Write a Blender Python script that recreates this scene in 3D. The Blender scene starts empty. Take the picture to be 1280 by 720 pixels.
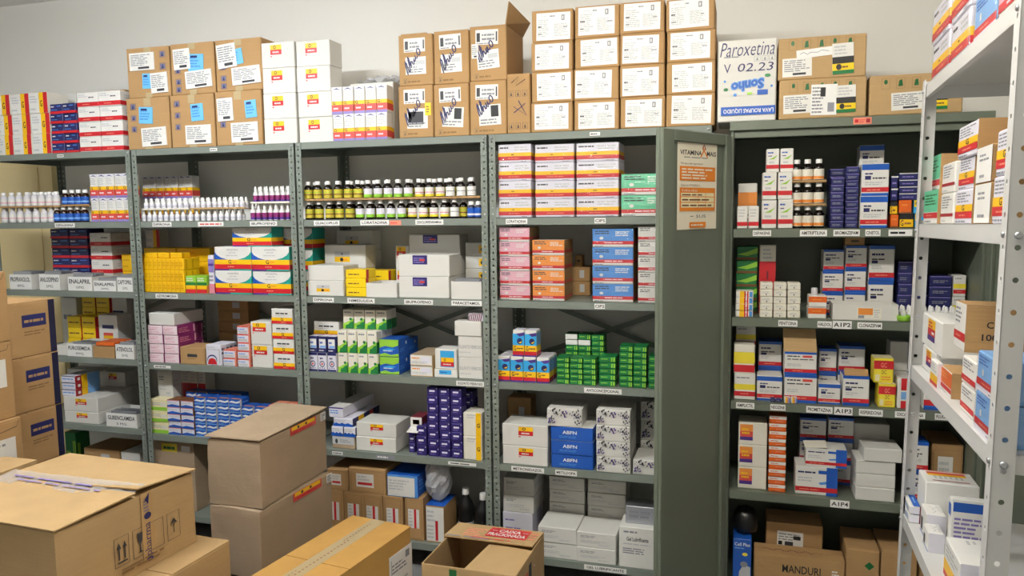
import bpy, math, random
from mathutils import Matrix, Vector
random.seed(7)
SC = bpy.context.scene
COL = SC.collection

# ------------------------------------------------------------------ camera
CAM = Vector((0.0, -3.1233, 1.64))
FPX, YAW, PIT, ROL = 960.0, 0.2904809, -0.0974367, -0.0118554
ROT = Matrix.Rotation(YAW, 3, 'Z') @ Matrix.Rotation(PIT, 3, 'X') @ Matrix.Rotation(-ROL, 3, 'Y')
cd = bpy.data.cameras.new('camera'); cam = bpy.data.objects.new('camera', cd); COL.objects.link(cam)
cd.sensor_width = 36.0; cd.lens = 36.0 * FPX / 1280.0; cd.clip_start = 0.05; cd.clip_end = 60
right, fwd, up = ROT @ Vector((1, 0, 0)), ROT @ Vector((0, 1, 0)), ROT @ Vector((0, 0, 1))
cam.matrix_world = Matrix(((right.x, up.x, -fwd.x, CAM.x), (right.y, up.y, -fwd.y, CAM.y), (right.z, up.z, -fwd.z, CAM.z), (0, 0, 0, 1)))
SC.camera = cam
# ------------------------------------------------------------------ world, exposure
wd = bpy.data.worlds.new('world'); SC.world = wd; wd.use_nodes = True
wd.node_tree.nodes['Background'].inputs[0].default_value = (0, 0, 0, 1)
wd.node_tree.nodes['Background'].inputs[1].default_value = 0.0
vs = SC.view_settings
vs.view_transform = 'Standard'; vs.look = 'None'; vs.exposure = 0.0; vs.gamma = 1.0; vs.use_curve_mapping = False
LAMPS = [  # x, y, tube length along x, width, tube emission, colour, name
    (-2.3, -1.6, 1.2, 0.16, 140, (0.93, 0.97, 1.0), 'left'),
    (-0.35, -1.7, 1.2, 0.16, 125, (1.0, 0.95, 0.84), 'right'),
]
CEIL = 2.885

def ray(x, y):
    return ROT @ Vector(((x - 640.0) / FPX, 1.0, -(y - 360.0) / FPX))
def W(x, y, Y=0.0):                      # where the sight line meets the upright plane at depth Y
    d = ray(x, y); t = (Y - CAM.y) / d.y
    return CAM.x + d.x * t, CAM.z + d.z * t
def G(x, y, z):                          # where it meets the level z
    d = ray(x, y); t = (z - CAM.z) / d.z
    return CAM.x + d.x * t, CAM.y + d.y * t
RINV = ROT.transposed()
def proj(p):
    v = RINV @ (Vector(p) - CAM)
    return 640 + FPX * v.x / v.y, 360 - FPX * v.z / v.y

# ------------------------------------------------------------------ materials
def lin(c): return c / 12.92 if c <= 0.04045 else ((c + 0.055) / 1.055) ** 2.4
def rgb(h): return tuple(lin(int(h[i:i + 2], 16) / 255) for i in (0, 2, 4))
PAL = dict(  # name: (hex, roughness, kind)
 w=('E6E4DF', .5, 'paper'), wl=('E2E0EC', .5, 'paper'), wc=('E9E4D6', .55, 'paper'), ws=('EDECE9', .5, 'paper'), gy=('8A8C94', .6, 'paper'), lg=('C3C4C6', .5, 'paper'),
 k=('1A1A1D', .5, 'paper'), dk=('35353A', .55, 'paper'), yd=('DDA20C', .42, 'paper'), y=('F7C212', .42, 'paper'), yb=('F4D018', .4, 'paper'), yl=('F0DC3C', .45, 'paper'),
 r=('C9212B', .42, 'paper'), rd=('A01C26', .45, 'paper'), o=('E2661C', .42, 'paper'), ol=('EE9440', .42, 'paper'), n=('22265F', .42, 'paper'), n2=('2B2168', .4, 'paper'),
 nk=('15183A', .45, 'paper'), b=('1B57B5', .4, 'paper'), bl=('4F8FD8', .4, 'paper'), bs=('7FB0E6', .42, 'paper'), bc=('6FBEEA', .45, 'paper'), t=('1B9A8C', .42, 'paper'),
 p=('E7B2C2', .45, 'paper'), pl=('F3DDE4', .45, 'paper'), pm=('D98898', .42, 'paper'), m=('8E2E6E', .42, 'paper'), v=('4B2E86', .42, 'paper'), vl=('8B7FC0', .45, 'paper'),
 g=('15743A', .42, 'paper'), gd=('14602E', .42, 'paper'), gl=('93C93F', .42, 'paper'), gm=('63C79B', .42, 'paper'), br=('7A4A28', .6, 'paper'), tan=('CDAA78', .6, 'paper'), mr=('6E2430', .5, 'paper'),
 ink=('2A2A5C', .5, 'paper'), red2=('D84A42', .45, 'paper'), olive=('C9B93C', .45, 'paper'), or2=('E8851C', .42, 'paper'), sal=('EE8E74', .45, 'paper'), sky=('39A9E6', .42, 'paper'), cream=('F1E6B8', .5, 'paper'), ivory=('EDE5CF', .5, 'paper'),
 card=('B08C60', .8, 'card'), cardl=('B99A6E', .8, 'card'), cardg=('A8937A', .8, 'card'), cardy=('BE9250', .7, 'card'),
 wcard=('DCDAD4', .6, 'wcard'), tape=('B9A57F', .25, 'gloss'), tapec=('D8CFC0', .18, 'gloss'), tapecl=('BE9B6C', .16, 'gloss'), tapeb=('6E6F8C', .3, 'gloss'), cardline=('8A6A43', .8, 'paper'),
 steel=('7C847C', .42, 'steel'), steelg=('687062', .42, 'steel'), rack=('D4D4D3', .4, 'steel'), zinc=('B5B8BC', .3, 'zinc'),
 plaster=('F1EFE9', .85, 'plaster'), ceil=('F4F3F0', .9, 'plaster'), floorc=('8E8F90', .45, 'floor'), doory=('F0DCA6', .55, 'plaster'),
 amber=('2A1206', .12, 'gloss'), syrup=('120B08', .12, 'gloss'), capw=('F2F1EE', .35, 'gloss'), plw=('EFEEEC', .35, 'gloss'), pet=('D9D6DA', .3, 'gloss'), blk=('0D0D0F', .4, 'gloss'), blister=('B9BCC4', .28, 'zinc'),
)
_M = {}
def M(name):
    if name in _M: return _M[name]
    hx, ro, kind = PAL[name]
    m = bpy.data.materials.new(name); m.use_nodes = True
    nt = m.node_tree; bs = nt.nodes['Principled BSDF']
    c = rgb(hx); bs.inputs['Roughness'].default_value = ro
    def node(t, **kw):
        n = nt.nodes.new(t)
        for a, v in kw.items(): setattr(n, a, v)
        return n
    tc = node('ShaderNodeTexCoord')
    def noise(scale, detail=3, vec=None):
        n = node('ShaderNodeTexNoise'); n.inputs['Scale'].default_value = scale; n.inputs['Detail'].default_value = detail
        nt.links.new(vec or tc.outputs['Object'], n.inputs['Vector']); return n
    def ramp(src, a, b):
        mx = node('ShaderNodeMix', data_type='RGBA')
        mx.inputs['A'].default_value = (*a, 1); mx.inputs['B'].default_value = (*b, 1)
        nt.links.new(src, mx.inputs['Factor']); return mx
    def sc(k): return tuple(min(1, x * k) for x in c)
    def bump(src, strength, dist=0.002):
        b = node('ShaderNodeBump'); b.inputs['Strength'].default_value = strength; b.inputs['Distance'].default_value = dist
        nt.links.new(src, b.inputs['Height']); nt.links.new(b.outputs['Normal'], bs.inputs['Normal'])
    if kind == 'paper':
        n = noise(14, 2); mx = ramp(n.outputs['Fac'], sc(.93), sc(1.05)); nt.links.new(mx.outputs['Result'], bs.inputs['Base Color'])
    elif kind in ('card', 'wcard'):
        n = noise(7, 5); mp = node('ShaderNodeMapping'); mp.inputs['Scale'].default_value = (3, 3, 160)
        nt.links.new(tc.outputs['Object'], mp.inputs['Vector']); n2 = noise(3, 2, mp.outputs['Vector'])
        a = node('ShaderNodeMath', operation='ADD'); nt.links.new(n.outputs['Fac'], a.inputs[0]); nt.links.new(n2.outputs['Fac'], a.inputs[1])
        h = node('ShaderNodeMath', operation='MULTIPLY'); h.inputs[1].default_value = .5; nt.links.new(a.outputs[0], h.inputs[0])
        k = .80 if kind == 'card' else .92
        mx = ramp(h.outputs[0], sc(k), sc(1.2 if kind == 'card' else 1.06)); nt.links.new(mx.outputs['Result'], bs.inputs['Base Color'])
        n3 = noise(4.5, 4); n3.inputs['Distortion'].default_value = .8
        w2 = node('ShaderNodeMath', operation='MULTIPLY_ADD'); w2.inputs[1].default_value = 5.0; nt.links.new(n3.outputs['Fac'], w2.inputs[0]); nt.links.new(h.outputs[0], w2.inputs[2])
        bump(w2.outputs[0], .35 if kind == 'card' else .2, .003)
        bs.inputs['Specular IOR Level'].default_value = .25
    elif kind == 'steel':
        n = noise(2.5, 6); mx = ramp(n.outputs['Fac'], sc(.86), sc(1.12)); n2 = noise(60, 2)
        nt.links.new(mx.outputs['Result'], bs.inputs['Base Color']); bump(n2.outputs['Fac'], .06, .001)
    elif kind == 'zinc':
        bs.inputs['Base Color'].default_value = (*c, 1); bs.inputs['Metallic'].default_value = .8
    elif kind == 'plaster':
        n = noise(1.6, 6); mx = ramp(n.outputs['Fac'], sc(.965), sc(1.03)); n2 = noise(45, 4)
        nt.links.new(mx.outputs['Result'], bs.inputs['Base Color']); bump(n2.outputs['Fac'], .12, .002)
    elif kind == 'floor':
        n = noise(4, 8); mx = ramp(n.outputs['Fac'], sc(.75), sc(1.2)); nt.links.new(mx.outputs['Result'], bs.inputs['Base Color'])
    else:
        bs.inputs['Base Color'].default_value = (*c, 1)
    _M[name] = m; return m
def film_mat():
    if 'film' in _M: return _M['film']
    m = bpy.data.materials.new('film'); m.use_nodes = True; nt = m.node_tree; nt.nodes.clear()
    out = nt.nodes.new('ShaderNodeOutputMaterial'); mix = nt.nodes.new('ShaderNodeMixShader')
    tr = nt.nodes.new('ShaderNodeBsdfTransparent'); tr.inputs[0].default_value = (.97, .97, .97, 1)
    gl = nt.nodes.new('ShaderNodeBsdfGlossy'); gl.inputs['Roughness'].default_value = .16
    tc = nt.nodes.new('ShaderNodeTexCoord'); mp = nt.nodes.new('ShaderNodeMapping'); mp.inputs['Rotation'].default_value = (0, .6, .3); mp.inputs['Scale'].default_value = (7, 7, 30)
    n = nt.nodes.new('ShaderNodeTexNoise'); n.inputs['Scale'].default_value = 2.2; n.inputs['Detail'].default_value = 3; n.inputs['Distortion'].default_value = 1.5
    b = nt.nodes.new('ShaderNodeBump'); b.inputs['Strength'].default_value = .6; b.inputs['Distance'].default_value = .006
    mix.inputs[0].default_value = .08
    L = nt.links.new
    L(tc.outputs['Object'], mp.inputs[0]); L(mp.outputs[0], n.inputs['Vector']); L(n.outputs['Fac'], b.inputs['Height'])
    L(b.outputs[0], gl.inputs['Normal']); L(tr.outputs[0], mix.inputs[1]); L(gl.outputs[0], mix.inputs[2]); L(mix.outputs[0], out.inputs[0])
    _M['film'] = m; return m
def tape_mat():
    if 'clear_tape' in _M: return _M['clear_tape']
    m = bpy.data.materials.new('clear_tape'); m.use_nodes = True; nt = m.node_tree; bs = nt.nodes['Principled BSDF']
    tr = nt.nodes.new('ShaderNodeBsdfTransparent'); mix = nt.nodes.new('ShaderNodeMixShader'); out = nt.nodes['Material Output']
    bs.inputs['Base Color'].default_value = (.75, .74, .72, 1); bs.inputs['Roughness'].default_value = .12; mix.inputs[0].default_value = .4
    nt.links.new(tr.outputs[0], mix.inputs[1]); nt.links.new(bs.outputs[0], mix.inputs[2]); nt.links.new(mix.outputs[0], out.inputs[0])
    _M['clear_tape'] = m; return m
def bag_mat():
    if 'bag' in _M: return _M['bag']
    m = bpy.data.materials.new('bag'); m.use_nodes = True; nt = m.node_tree; bs = nt.nodes['Principled BSDF']
    tr = nt.nodes.new('ShaderNodeBsdfTransparent'); mix = nt.nodes.new('ShaderNodeMixShader'); out = nt.nodes['Material Output']
    bs.inputs['Base Color'].default_value = (.62, .63, .66, 1); bs.inputs['Roughness'].default_value = .22; mix.inputs[0].default_value = .62
    nt.links.new(tr.outputs[0], mix.inputs[1]); nt.links.new(bs.outputs[0], mix.inputs[2]); nt.links.new(mix.outputs[0], out.inputs[0])
    _M['bag'] = m; return m

# ------------------------------------------------------------------ mesh building
_T = {}
def text_geo(s, shear=0.0, bold=0.0):
    k = (s, shear, bold)
    if k in _T: return _T[k]
    cu = bpy.data.curves.new('lettering', 'FONT'); cu.body = s; cu.shear = shear; cu.offset = bold; cu.resolution_u = 2
    ob = bpy.data.objects.new('lettering', cu); COL.objects.link(ob)
    me = bpy.data.meshes.new_from_object(ob.evaluated_get(bpy.context.evaluated_depsgraph_get()))
    vs_ = [v.co for v in me.vertices]
    x0 = min(v.x for v in vs_); x1 = max(v.x for v in vs_); y0 = min(v.y for v in vs_); y1 = max(v.y for v in vs_)
    g = ([((v.x - x0) / (x1 - x0), (v.y - y0) / (y1 - y0)) for v in vs_], [tuple(p.vertices) for p in me.polygons])
    bpy.data.objects.remove(ob); bpy.data.curves.remove(cu); bpy.data.meshes.remove(me)
    _T[k] = g; return g

class MB:
    def __init__(s): s.v = []; s.f = []; s.fm = []; s.mats = []; s.sm = []
    def mi(s, m):
        m = m if not isinstance(m, str) else (M(m))
        if m not in s.mats: s.mats.append(m)
        return s.mats.index(m)
    def poly(s, pts, m, smooth=False):
        i = len(s.v); s.v += [tuple(p) for p in pts]; s.f.append(tuple(range(i, i + len(pts)))); s.fm.append(s.mi(m)); s.sm.append(smooth)
    def geo(s, pts, faces, m, smooth=False):
        i = len(s.v); k = s.mi(m); s.v += [tuple(p) for p in pts]
        for f in faces: s.f.append(tuple(i + j for j in f)); s.fm.append(k); s.sm.append(smooth)
    def box(s, x0, y0, z0, x1, y1, z1, m, bev=0.0, mt=None):
        if bev <= 0:
            P = [(x0, y0, z0), (x1, y0, z0), (x1, y1, z0), (x0, y1, z0), (x0, y0, z1), (x1, y0, z1), (x1, y1, z1), (x0, y1, z1)]
            s.geo(P, [(0, 3, 2, 1), (4, 5, 6, 7), (0, 1, 5, 4), (1, 2, 6, 5), (2, 3, 7, 6), (3, 0, 4, 7)], m); return
        b = min(bev, (x1 - x0) * .3, (y1 - y0) * .3, (z1 - z0) * .3)
        V = []; idx = {}
        for i, (X, sx) in enumerate(((x0, 1), (x1, -1))):
            for j, (Y, sy) in enumerate(((y0, 1), (y1, -1))):
                for k, (Z, sz) in enumerate(((z0, 1), (z1, -1))):
                    idx[i, j, k, 'x'] = len(V); V.append((X, Y + sy * b, Z + sz * b))
                    idx[i, j, k, 'y'] = len(V); V.append((X + sx * b, Y, Z + sz * b))
                    idx[i, j, k, 'z'] = len(V); V.append((X + sx * b, Y + sy * b, Z))
        F = []
        g = lambda i, j, k, a: idx[i, j, k, a]
        for i in (0, 1):
            q = [g(i, 0, 0, 'x'), g(i, 1, 0, 'x'), g(i, 1, 1, 'x'), g(i, 0, 1, 'x')]; F.append(q if i else q[::-1])
            q = [g(0, i, 0, 'y'), g(1, i, 0, 'y'), g(1, i, 1, 'y'), g(0, i, 1, 'y')]; F.append(q[::-1] if i else q)
            q = [g(0, 0, i, 'z'), g(1, 0, i, 'z'), g(1, 1, i, 'z'), g(0, 1, i, 'z')]; F.append(q if i else q[::-1])
        for a in (0, 1):
            for c in (0, 1):
                q = [g(a, c, 0, 'x'), g(a, c, 1, 'x'), g(a, c, 1, 'y'), g(a, c, 0, 'y')]; F.append(q if (a == c) else q[::-1])
                q = [g(a, 0, c, 'x'), g(a, 1, c, 'x'), g(a, 1, c, 'z'), g(a, 0, c, 'z')]; F.append(q[::-1] if (a == c) else q)
                q = [g(0, a, c, 'y'), g(1, a, c, 'y'), g(1, a, c, 'z'), g(0, a, c, 'z')]; F.append(q if (a == c) else q[::-1])
        for i in (0, 1):
            for j in (0, 1):
                for k in (0, 1):
                    q = [g(i, j, k, 'x'), g(i, j, k, 'y'), g(i, j, k, 'z')]; F.append(q if (i + j + k) % 2 == 0 else q[::-1])
        s.geo(V, F, m)
    def lathe(s, prof, m, n=16, cx=0, cy=0, cap=True):
        P = []; F = []
        for r, z in prof:
            for a in range(n): P.append((cx + r * math.cos(2 * math.pi * a / n), cy + r * math.sin(2 * math.pi * a / n), z))
        for i in range(len(prof) - 1):
            for a in range(n):
                b = (a + 1) % n; F.append((i * n + a, i * n + b, (i + 1) * n + b, (i + 1) * n + a))
        s.geo(P, F, m, True)
        if cap:
            s.poly(P[:n][::-1], m); s.poly(P[-n:], m)
    def tube(s, pts, r, m, n=8):
        pts = [Vector(p) for p in pts]; P = []; F = []
        for i, p in enumerate(pts):
            d = (pts[min(i + 1, len(pts) - 1)] - pts[max(i - 1, 0)]).normalized()
            a = d.orthogonal().normalized(); b = d.cross(a)
            if i: 
                a = (pa - d * pa.dot(d)).normalized(); b = d.cross(a)
            pa = a
            for k in range(n):
                t = 2 * math.pi * k / n; P.append(p + (a * math.cos(t) + b * math.sin(t)) * r)
        for i in range(len(pts) - 1):
            for k in range(n):
                j = (k + 1) % n; F.append((i * n + k, i * n + j, (i + 1) * n + j, (i + 1) * n + k))
        s.geo(P, F, m, True)
    def print(s, org, u, v, n, els, base=0.0003):
        """flat print on a face: org corner, u and v span vectors, n outward"""
        org, u, v, n = Vector(org), Vector(u), Vector(v), Vector(n)
        lu, lv = u.length, v.length
        def P(x, y, o): return org + u * x + v * y + n * o
        rnd = random.Random(hash((len(els), round(lu, 3), round(lv, 3))) & 0xffff)
        for i, e in enumerate(els):
            o = base + 0.00018 * i; k = e[0]
            if k == 'r': s.poly([P(e[1], e[2], o), P(e[3], e[2], o), P(e[3], e[4], o), P(e[1], e[4], o)], e[5])
            elif k == 'p': s.poly([P(x, y, o) for x, y in e[1]], e[2])
            elif k == 'e':
                s.poly([P(e[1] + e[3] * math.cos(a * .3927), e[2] + e[4] * math.sin(a * .3927), o) for a in range(16)], e[5])
            elif k == 'l':
                _, x0, y0, x1, y1, nn, c = e; dy = (y1 - y0) / nn
                for q in range(nn):
                    x = x0; end = x0 + (x1 - x0) * rnd.uniform(.6, 1)
                    while x < end - .01:
                        w = min((x1 - x0) * rnd.uniform(.12, .4), end - x); yy = y0 + q * dy
                        s.poly([P(x, yy + dy * .2, o), P(x + w, yy + dy * .2, o), P(x + w, yy + dy * .68, o), P(x, yy + dy * .68, o)], c); x += w + (x1 - x0) * .04
            elif k == 't':
                _, x0, y0, x1, y1, txt, c = e[:7]; opt = e[7] if len(e) > 7 else {}
                pts, fs = text_geo(txt, opt.get('shear', 0), opt.get('bold', 0.0))
                if opt.get('flip'): pts = [(1 - a, 1 - b_) for a, b_ in pts]
                if opt.get('up'): pts = [(1 - b_, a) for a, b_ in pts]
                if opt.get('tilt'): pts = [(a, b_ + opt['tilt'] * (a - .5)) for a, b_ in pts]
                s.geo([P(x0 + (x1 - x0) * a, y0 + (y1 - y0) * b_, o) for a, b_ in pts], fs, c)
            elif k == 's':                       # pen stroke
                pts = [Vector((x * lu, y * lv)) for x, y in e[1]]; w = e[2] / 2; A = []; B = []
                for q, p in enumerate(pts):
                    d = (pts[min(q + 1, len(pts) - 1)] - pts[max(q - 1, 0)])
                    d = d.normalized() if d.length > 1e-9 else Vector((1, 0)); nn = Vector((-d.y, d.x)) * w
                    A.append(P((p + nn).x / lu, (p + nn).y / lv, o)); B.append(P((p - nn).x / lu, (p - nn).y / lv, o))
                m_ = len(pts); s.geo(B + A, [(q, q + 1, m_ + q + 1, m_ + q) for q in range(m_ - 1)], e[3])
    def mesh(s, name):
        me = bpy.data.meshes.new(name); me.from_pydata(s.v, [], s.f)
        for m in s.mats: me.materials.append(m)
        me.polygons.foreach_set('material_index', s.fm); me.polygons.foreach_set('use_smooth', s.sm); me.update()
        return me

def obj(name, me, parent=None, loc=(0, 0, 0), rz=0.0):
    if isinstance(me, MB): me = me.mesh(name)
    o = bpy.data.objects.new(name, me); COL.objects.link(o); o.location = loc; o.rotation_euler = (0, 0, rz)
    if parent: o.parent = parent
    return o
def tag(o, label, cat, group=None):
    o['label'] = label; o['category'] = cat
    if group: o['group'] = group
    return o
def struct(o): o['kind'] = 'structure'; return o

FACES = lambda w, d, h: dict(
    F=((-w / 2, -d / 2, 0), (w, 0, 0), (0, 0, h), (0, -1, 0)), R=((w / 2, -d / 2, 0), (0, d, 0), (0, 0, h), (1, 0, 0)),
    L=((-w / 2, d / 2, 0), (0, -d, 0), (0, 0, h), (-1, 0, 0)), T=((-w / 2, -d / 2, h), (w, 0, 0), (0, d, 0), (0, 0, 1)),
    K=((w / 2, d / 2, 0), (-w, 0, 0), (0, 0, h), (0, 1, 0)))
_BX = {}
def box_mesh(des, w, d, h, bev=.0026):
    k = (des if isinstance(des, str) else id(des), round(w, 3), round(d, 3), round(h, 3))
    if k in _BX: return _BX[k]
    base, pr = DES[des] if isinstance(des, str) else des
    mb = MB(); mb.box(-w / 2, -d / 2, 0, w / 2, d / 2, h, base, bev)
    fc = FACES(w, d, h)
    for f, els in pr.items(): mb.print(*fc[f], els)
    _BX[k] = mb.mesh('medicine_box'); return _BX[k]
def wrap_mesh(w, d, h):
    mb = MB(); e = .003; mb.box(-w / 2 - e, -d / 2 - e, .0006, w / 2 + e, d / 2 + e, h + .0012, film_mat(), .006); return mb.mesh('plastic_wrap')

def span(x0, x1, ytop, z, yf):
    """front face of something standing on level z with its front at depth yf"""
    xc = (x0 + x1) / 2
    X = W(xc, ytop, yf)[0]; yb = proj((X, yf, z))[1]; ym = (ytop + yb) / 2
    return W(x0, ym, yf)[0], W(x1, ym, yf)[0], W(xc, ytop, yf)[1]
def up_word(k, n):
    return 'lowest' if k == 0 else 'topmost' if k == n - 1 else ('', 'second up', 'third up', 'fourth up', 'fifth up', 'sixth up', 'seventh up', 'eighth up', 'ninth up')[k]
KIND = {}
for nm_, ds in dict(syrup_box='gpack', tablet_box='navyred gband whitered pink purple navy salmon redcirc bluesm bluewh greenwh', antibiotic_box='yellow yelpack yelbig yelbr amox greenlid', contraceptive_box='green whend',
                    vitamin_box='multi greenleaf bluegreen navcirc navsq', ampoule_box='hosp hospr cine propof ampl amplb yelred orst orwh smallw flatyr depa yrpbox', white_carton='plainw sulf lubri doodle abfn ibup bandw stickw2').items():
    for d_ in ds.split(): KIND[d_] = nm_
def S(label, des, z, x0, x1, ytop, nx=1, nz=1, d=.10, yf=.02, ny=1, name='medicine_box', cat='box', group=None, wrap=False, jit=1.0, rz=0.0, skip=(), alt=None, top=None, cols=None):
    """a stack of nx by nz boxes, ny deep, standing on level z; returns (top level, left, right, centre depth)"""
    X0, X1, ZT = span(x0, x1, ytop, z, yf)
    if top: ZT = top
    w = (X1 - X0) / nx; h = (ZT - z) / nz
    if h < .004: print('LOW', label, h); h = .02
    g = group or (label if nx * nz * ny > 1 else None)
    for k in range(nz):
        for i in range(nx):
            for j in range(ny):
                if (i, k, j) in skip: continue
                dd = alt[(i, k)] if alt and (i, k) in alt else des
                ww, hh = w - .0014 - .0025 * (jit > 0), h - .0006
                me = box_mesh(dd, ww, d - .002, hh)
                o = obj(KIND.get(des, name) if name == 'medicine_box' else name, me, None, (X0 + w * (i + .5) + random.uniform(-.0011, .0011) * jit, yf + d * (j + .5) + random.uniform(0, .006) * jit * (1 if j == ny - 1 else 0) , z + h * k), rz + math.radians(random.uniform(-.9, .9)) * jit * min(1, .1 / max(ww, d)))
                lb = label + ', ' + up_word(k, nz) if nz > 1 else label
                if cols and len((lb + ' ' + cols[i]).split()) <= 16: lb += ', ' + cols[i]
                tag(o, lb, cat, (g or lb) if nx * nz * ny > 1 else None)
                if wrap: obj('plastic_wrap', _wrap(ww, d, hh), o)
    return z + h * nz, X0, X1
_WR = {}
def _wrap(w, d, h):
    k = (round(w, 3), round(d, 3), round(h, 3))
    if k not in _WR: _WR[k] = wrap_mesh(w, d, h)
    return _WR[k]
r = lambda *a: ('r', *a)
l = lambda *a: ('l', *a)
t = lambda *a: ('t', *a)
e = lambda *a: ('e', *a)
p = lambda *a: ('p', *a)
s_ = lambda *a: ('s', *a)
B_ = dict(bold=.02)
GL = lambda x, y, a=.05, b=.1: t(x - a, y - b, x + a, y + b, 'G', 'k', B_)

# ================================================================== the room
def slab(name, x0, y0, z0, x1, y1, z1, m):
    mb = MB(); mb.box(x0, y0, z0, x1, y1, z1, m); return struct(obj(name, mb))
RX0, RX1, RY0, RY1 = -5.3, 1.75, -4.7, 0.50
slab('floor', RX0, RY0, -.1, RX1, RY1, 0, 'floorc')
slab('ceiling', RX0, RY0, CEIL, RX1, RY1, CEIL + .1, 'ceil')
slab('wall_back', RX0, RY1, 0, RX1, RY1 + .1, CEIL, 'plaster')
slab('wall_left', RX0 - .1, RY0, 0, RX0, RY1, CEIL, 'plaster')
slab('wall_right', RX1, RY0, 0, RX1 + .1, RY1, CEIL, 'plaster')
slab('wall_front', RX0, RY0 - .1, 0, RX1, RY0, CEIL, 'plaster')
dr = slab('door_1', -4.72, .455, 0, -3.87, .5, 2.04, 'doory')
for (a, b_, c, d_) in ((-4.62, .2, -3.97, .95), (-4.62, 1.08, -3.97, 1.94)):
    mb = MB(); mb.box(a, .449, b_, c, .456, d_, 'doory', .004); obj('door_panel', mb, dr)
for (x, y, lx, wy, watt, col, lname) in LAMPS:
    root = bpy.data.objects.new('ceiling_light_%s_offscreen' % lname, None); COL.objects.link(root); root.location = (x, y, CEIL)
    tag(root, 'long white fluorescent ceiling fixture ' + ('over the floor cartons' if x < -1 else 'by the light grey rack'), 'ceiling light')
    mb = MB(); mb.box(-lx / 2 - .03, -wy / 2, -.05, lx / 2 + .03, wy / 2, -.001, 'ws', .006)
    for sx in (-1, 1): mb.box(sx * (lx / 2 + .012) - .012, -wy / 2 + .01, -.105, sx * (lx / 2 + .012) + .012, wy / 2 - .01, -.05, 'ws', .004)
    obj('housing', mb, root)
    dm = bpy.data.materials.new('tube_glow'); dm.use_nodes = True; nt = dm.node_tree; nt.nodes.clear()
    em = nt.nodes.new('ShaderNodeEmission'); em.inputs[0].default_value = (*col, 1); em.inputs[1].default_value = watt
    mo = nt.nodes.new('ShaderNodeOutputMaterial'); nt.links.new(em.outputs[0], mo.inputs[0])
    for yy, side in ((-wy / 2 + .035, 'near'), (wy / 2 - .035, 'far')):
        mb = MB(); mb.lathe([(.016, 0), (.016, lx)], dm, 12); tb = obj('tube_%s_%s_offscreen' % (lname, side), mb, root, (-lx / 2, yy, -.085)); tb.rotation_euler = (0, math.pi / 2, 0)

# ================================================================== steel shelf units
ZS = dict(S1=1.971, S2=1.620, S3=1.267, S4=.911, S5=.545, S6=.137)
def perforated(mb, org, u, v, n, wid, hei, pitch, rad, m, th=.002, x_off=.5, dz=0.0):
    """a steel strip with a row of round holes, two skins and its edges"""
    org, u, v, n = Vector(org), Vector(u), Vector(v), Vector(n)
    cnt = int(hei / pitch); P = lambda a, b_, o: org + u * a + v * b_ + n * o
    ang = [math.radians(22.5 + 45 * k) for k in range(8)]
    for o in (0, -th):
        for c in range(cnt):
            b0 = c * pitch; b1 = (c + 1) * pitch if c < cnt - 1 else hei
            cx, cy = wid * x_off, b0 + pitch / 2
            oc = [P(cx + rad * math.cos(a), cy + rad * math.sin(a), o) for a in ang]
            pts = [P(0, b0, o), P(wid, b0, o), P(wid, b1, o), P(0, b1, o)] + oc
            F = [(0, 1, 10, 9), (1, 11, 10), (1, 2, 4, 11), (2, 5, 4), (2, 3, 6, 5), (3, 7, 6), (3, 0, 8, 7), (0, 9, 8)]
            mb.geo(pts, F if o == 0 else [f[::-1] for f in F], m)
    for c in range(cnt):
        cx, cy = wid * x_off, c * pitch + pitch / 2
        for k in range(8):
            a0, a1 = ang[k], ang[(k + 1) % 8]
            mb.poly([P(cx + rad * math.cos(a0), cy + rad * math.sin(a0), 0), P(cx + rad * math.cos(a1), cy + rad * math.sin(a1), 0), P(cx + rad * math.cos(a1), cy + rad * math.sin(a1), -th), P(cx + rad * math.cos(a0), cy + rad * math.sin(a0), -th)], m)
    for a in (0, wid):
        mb.poly([P(a, 0, 0), P(a, 0, -th), P(a, hei, -th), P(a, hei, 0)], m)
    for b_ in (0, hei):
        mb.poly([P(0, b_, 0), P(wid, b_, 0), P(wid, b_, -th), P(0, b_, -th)], m)
def post_mesh(H, wid, pitch, rad, m, sx, sy):
    """an angle post whose corner is at the origin; flanges run along sx*X and sy*Y"""
    mb = MB()
    perforated(mb, (0, 0, 0), (sx, 0, 0), (0, 0, 1), (0, -sy, 0), wid, H, pitch, rad, m)
    perforated(mb, (0, 0, 0), (0, sy, 0), (0, 0, 1), (-sx, 0, 0), wid, H, pitch, rad, m)
    return mb.mesh('post')
def shelf_mesh(w, d, m, lip=.031, th=.0015):
    mb = MB()
    mb.box(0, 0, -th, w, d, 0, m)
    for (a, b_, c, e_) in ((0, 0, w, .0015), (0, d - .0015, w, d), (0, 0, .0015, d), (w - .0015, 0, w, d)):
        mb.box(a, b_, -lip, c, e_, -.0003, m)
    mb.box(0, 0, -lip, w, .012, -lip + .0015, m)
    return mb.mesh('shelf')
def bolt_mesh(rad=.006, m='zinc'):
    mb = MB(); mb.lathe([(rad, 0), (rad, .002), (rad * .55, .0035)], m, 8); return mb
UX = [-3.797, -2.880, -1.9635, -1.0335, -0.113]
UD = .45
SHELVES = {}
ULAB = ['grey steel shelf unit with white bottles and generic boxes beside the yellow door', 'grey steel shelf unit holding the dropper bottles and yellow boxes',
        'grey steel shelf unit holding two tiers of dark syrup bottles', 'grey steel shelf unit with shrink wrapped packs beside the green cabinet']
PM = {}
for sx in (1, -1):
    for sy in (1, -1): PM[sx, sy] = post_mesh(1.969, .030, .0275, .0042, 'steel', sx, sy)
BM = bolt_mesh().mesh('bolt')
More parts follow.
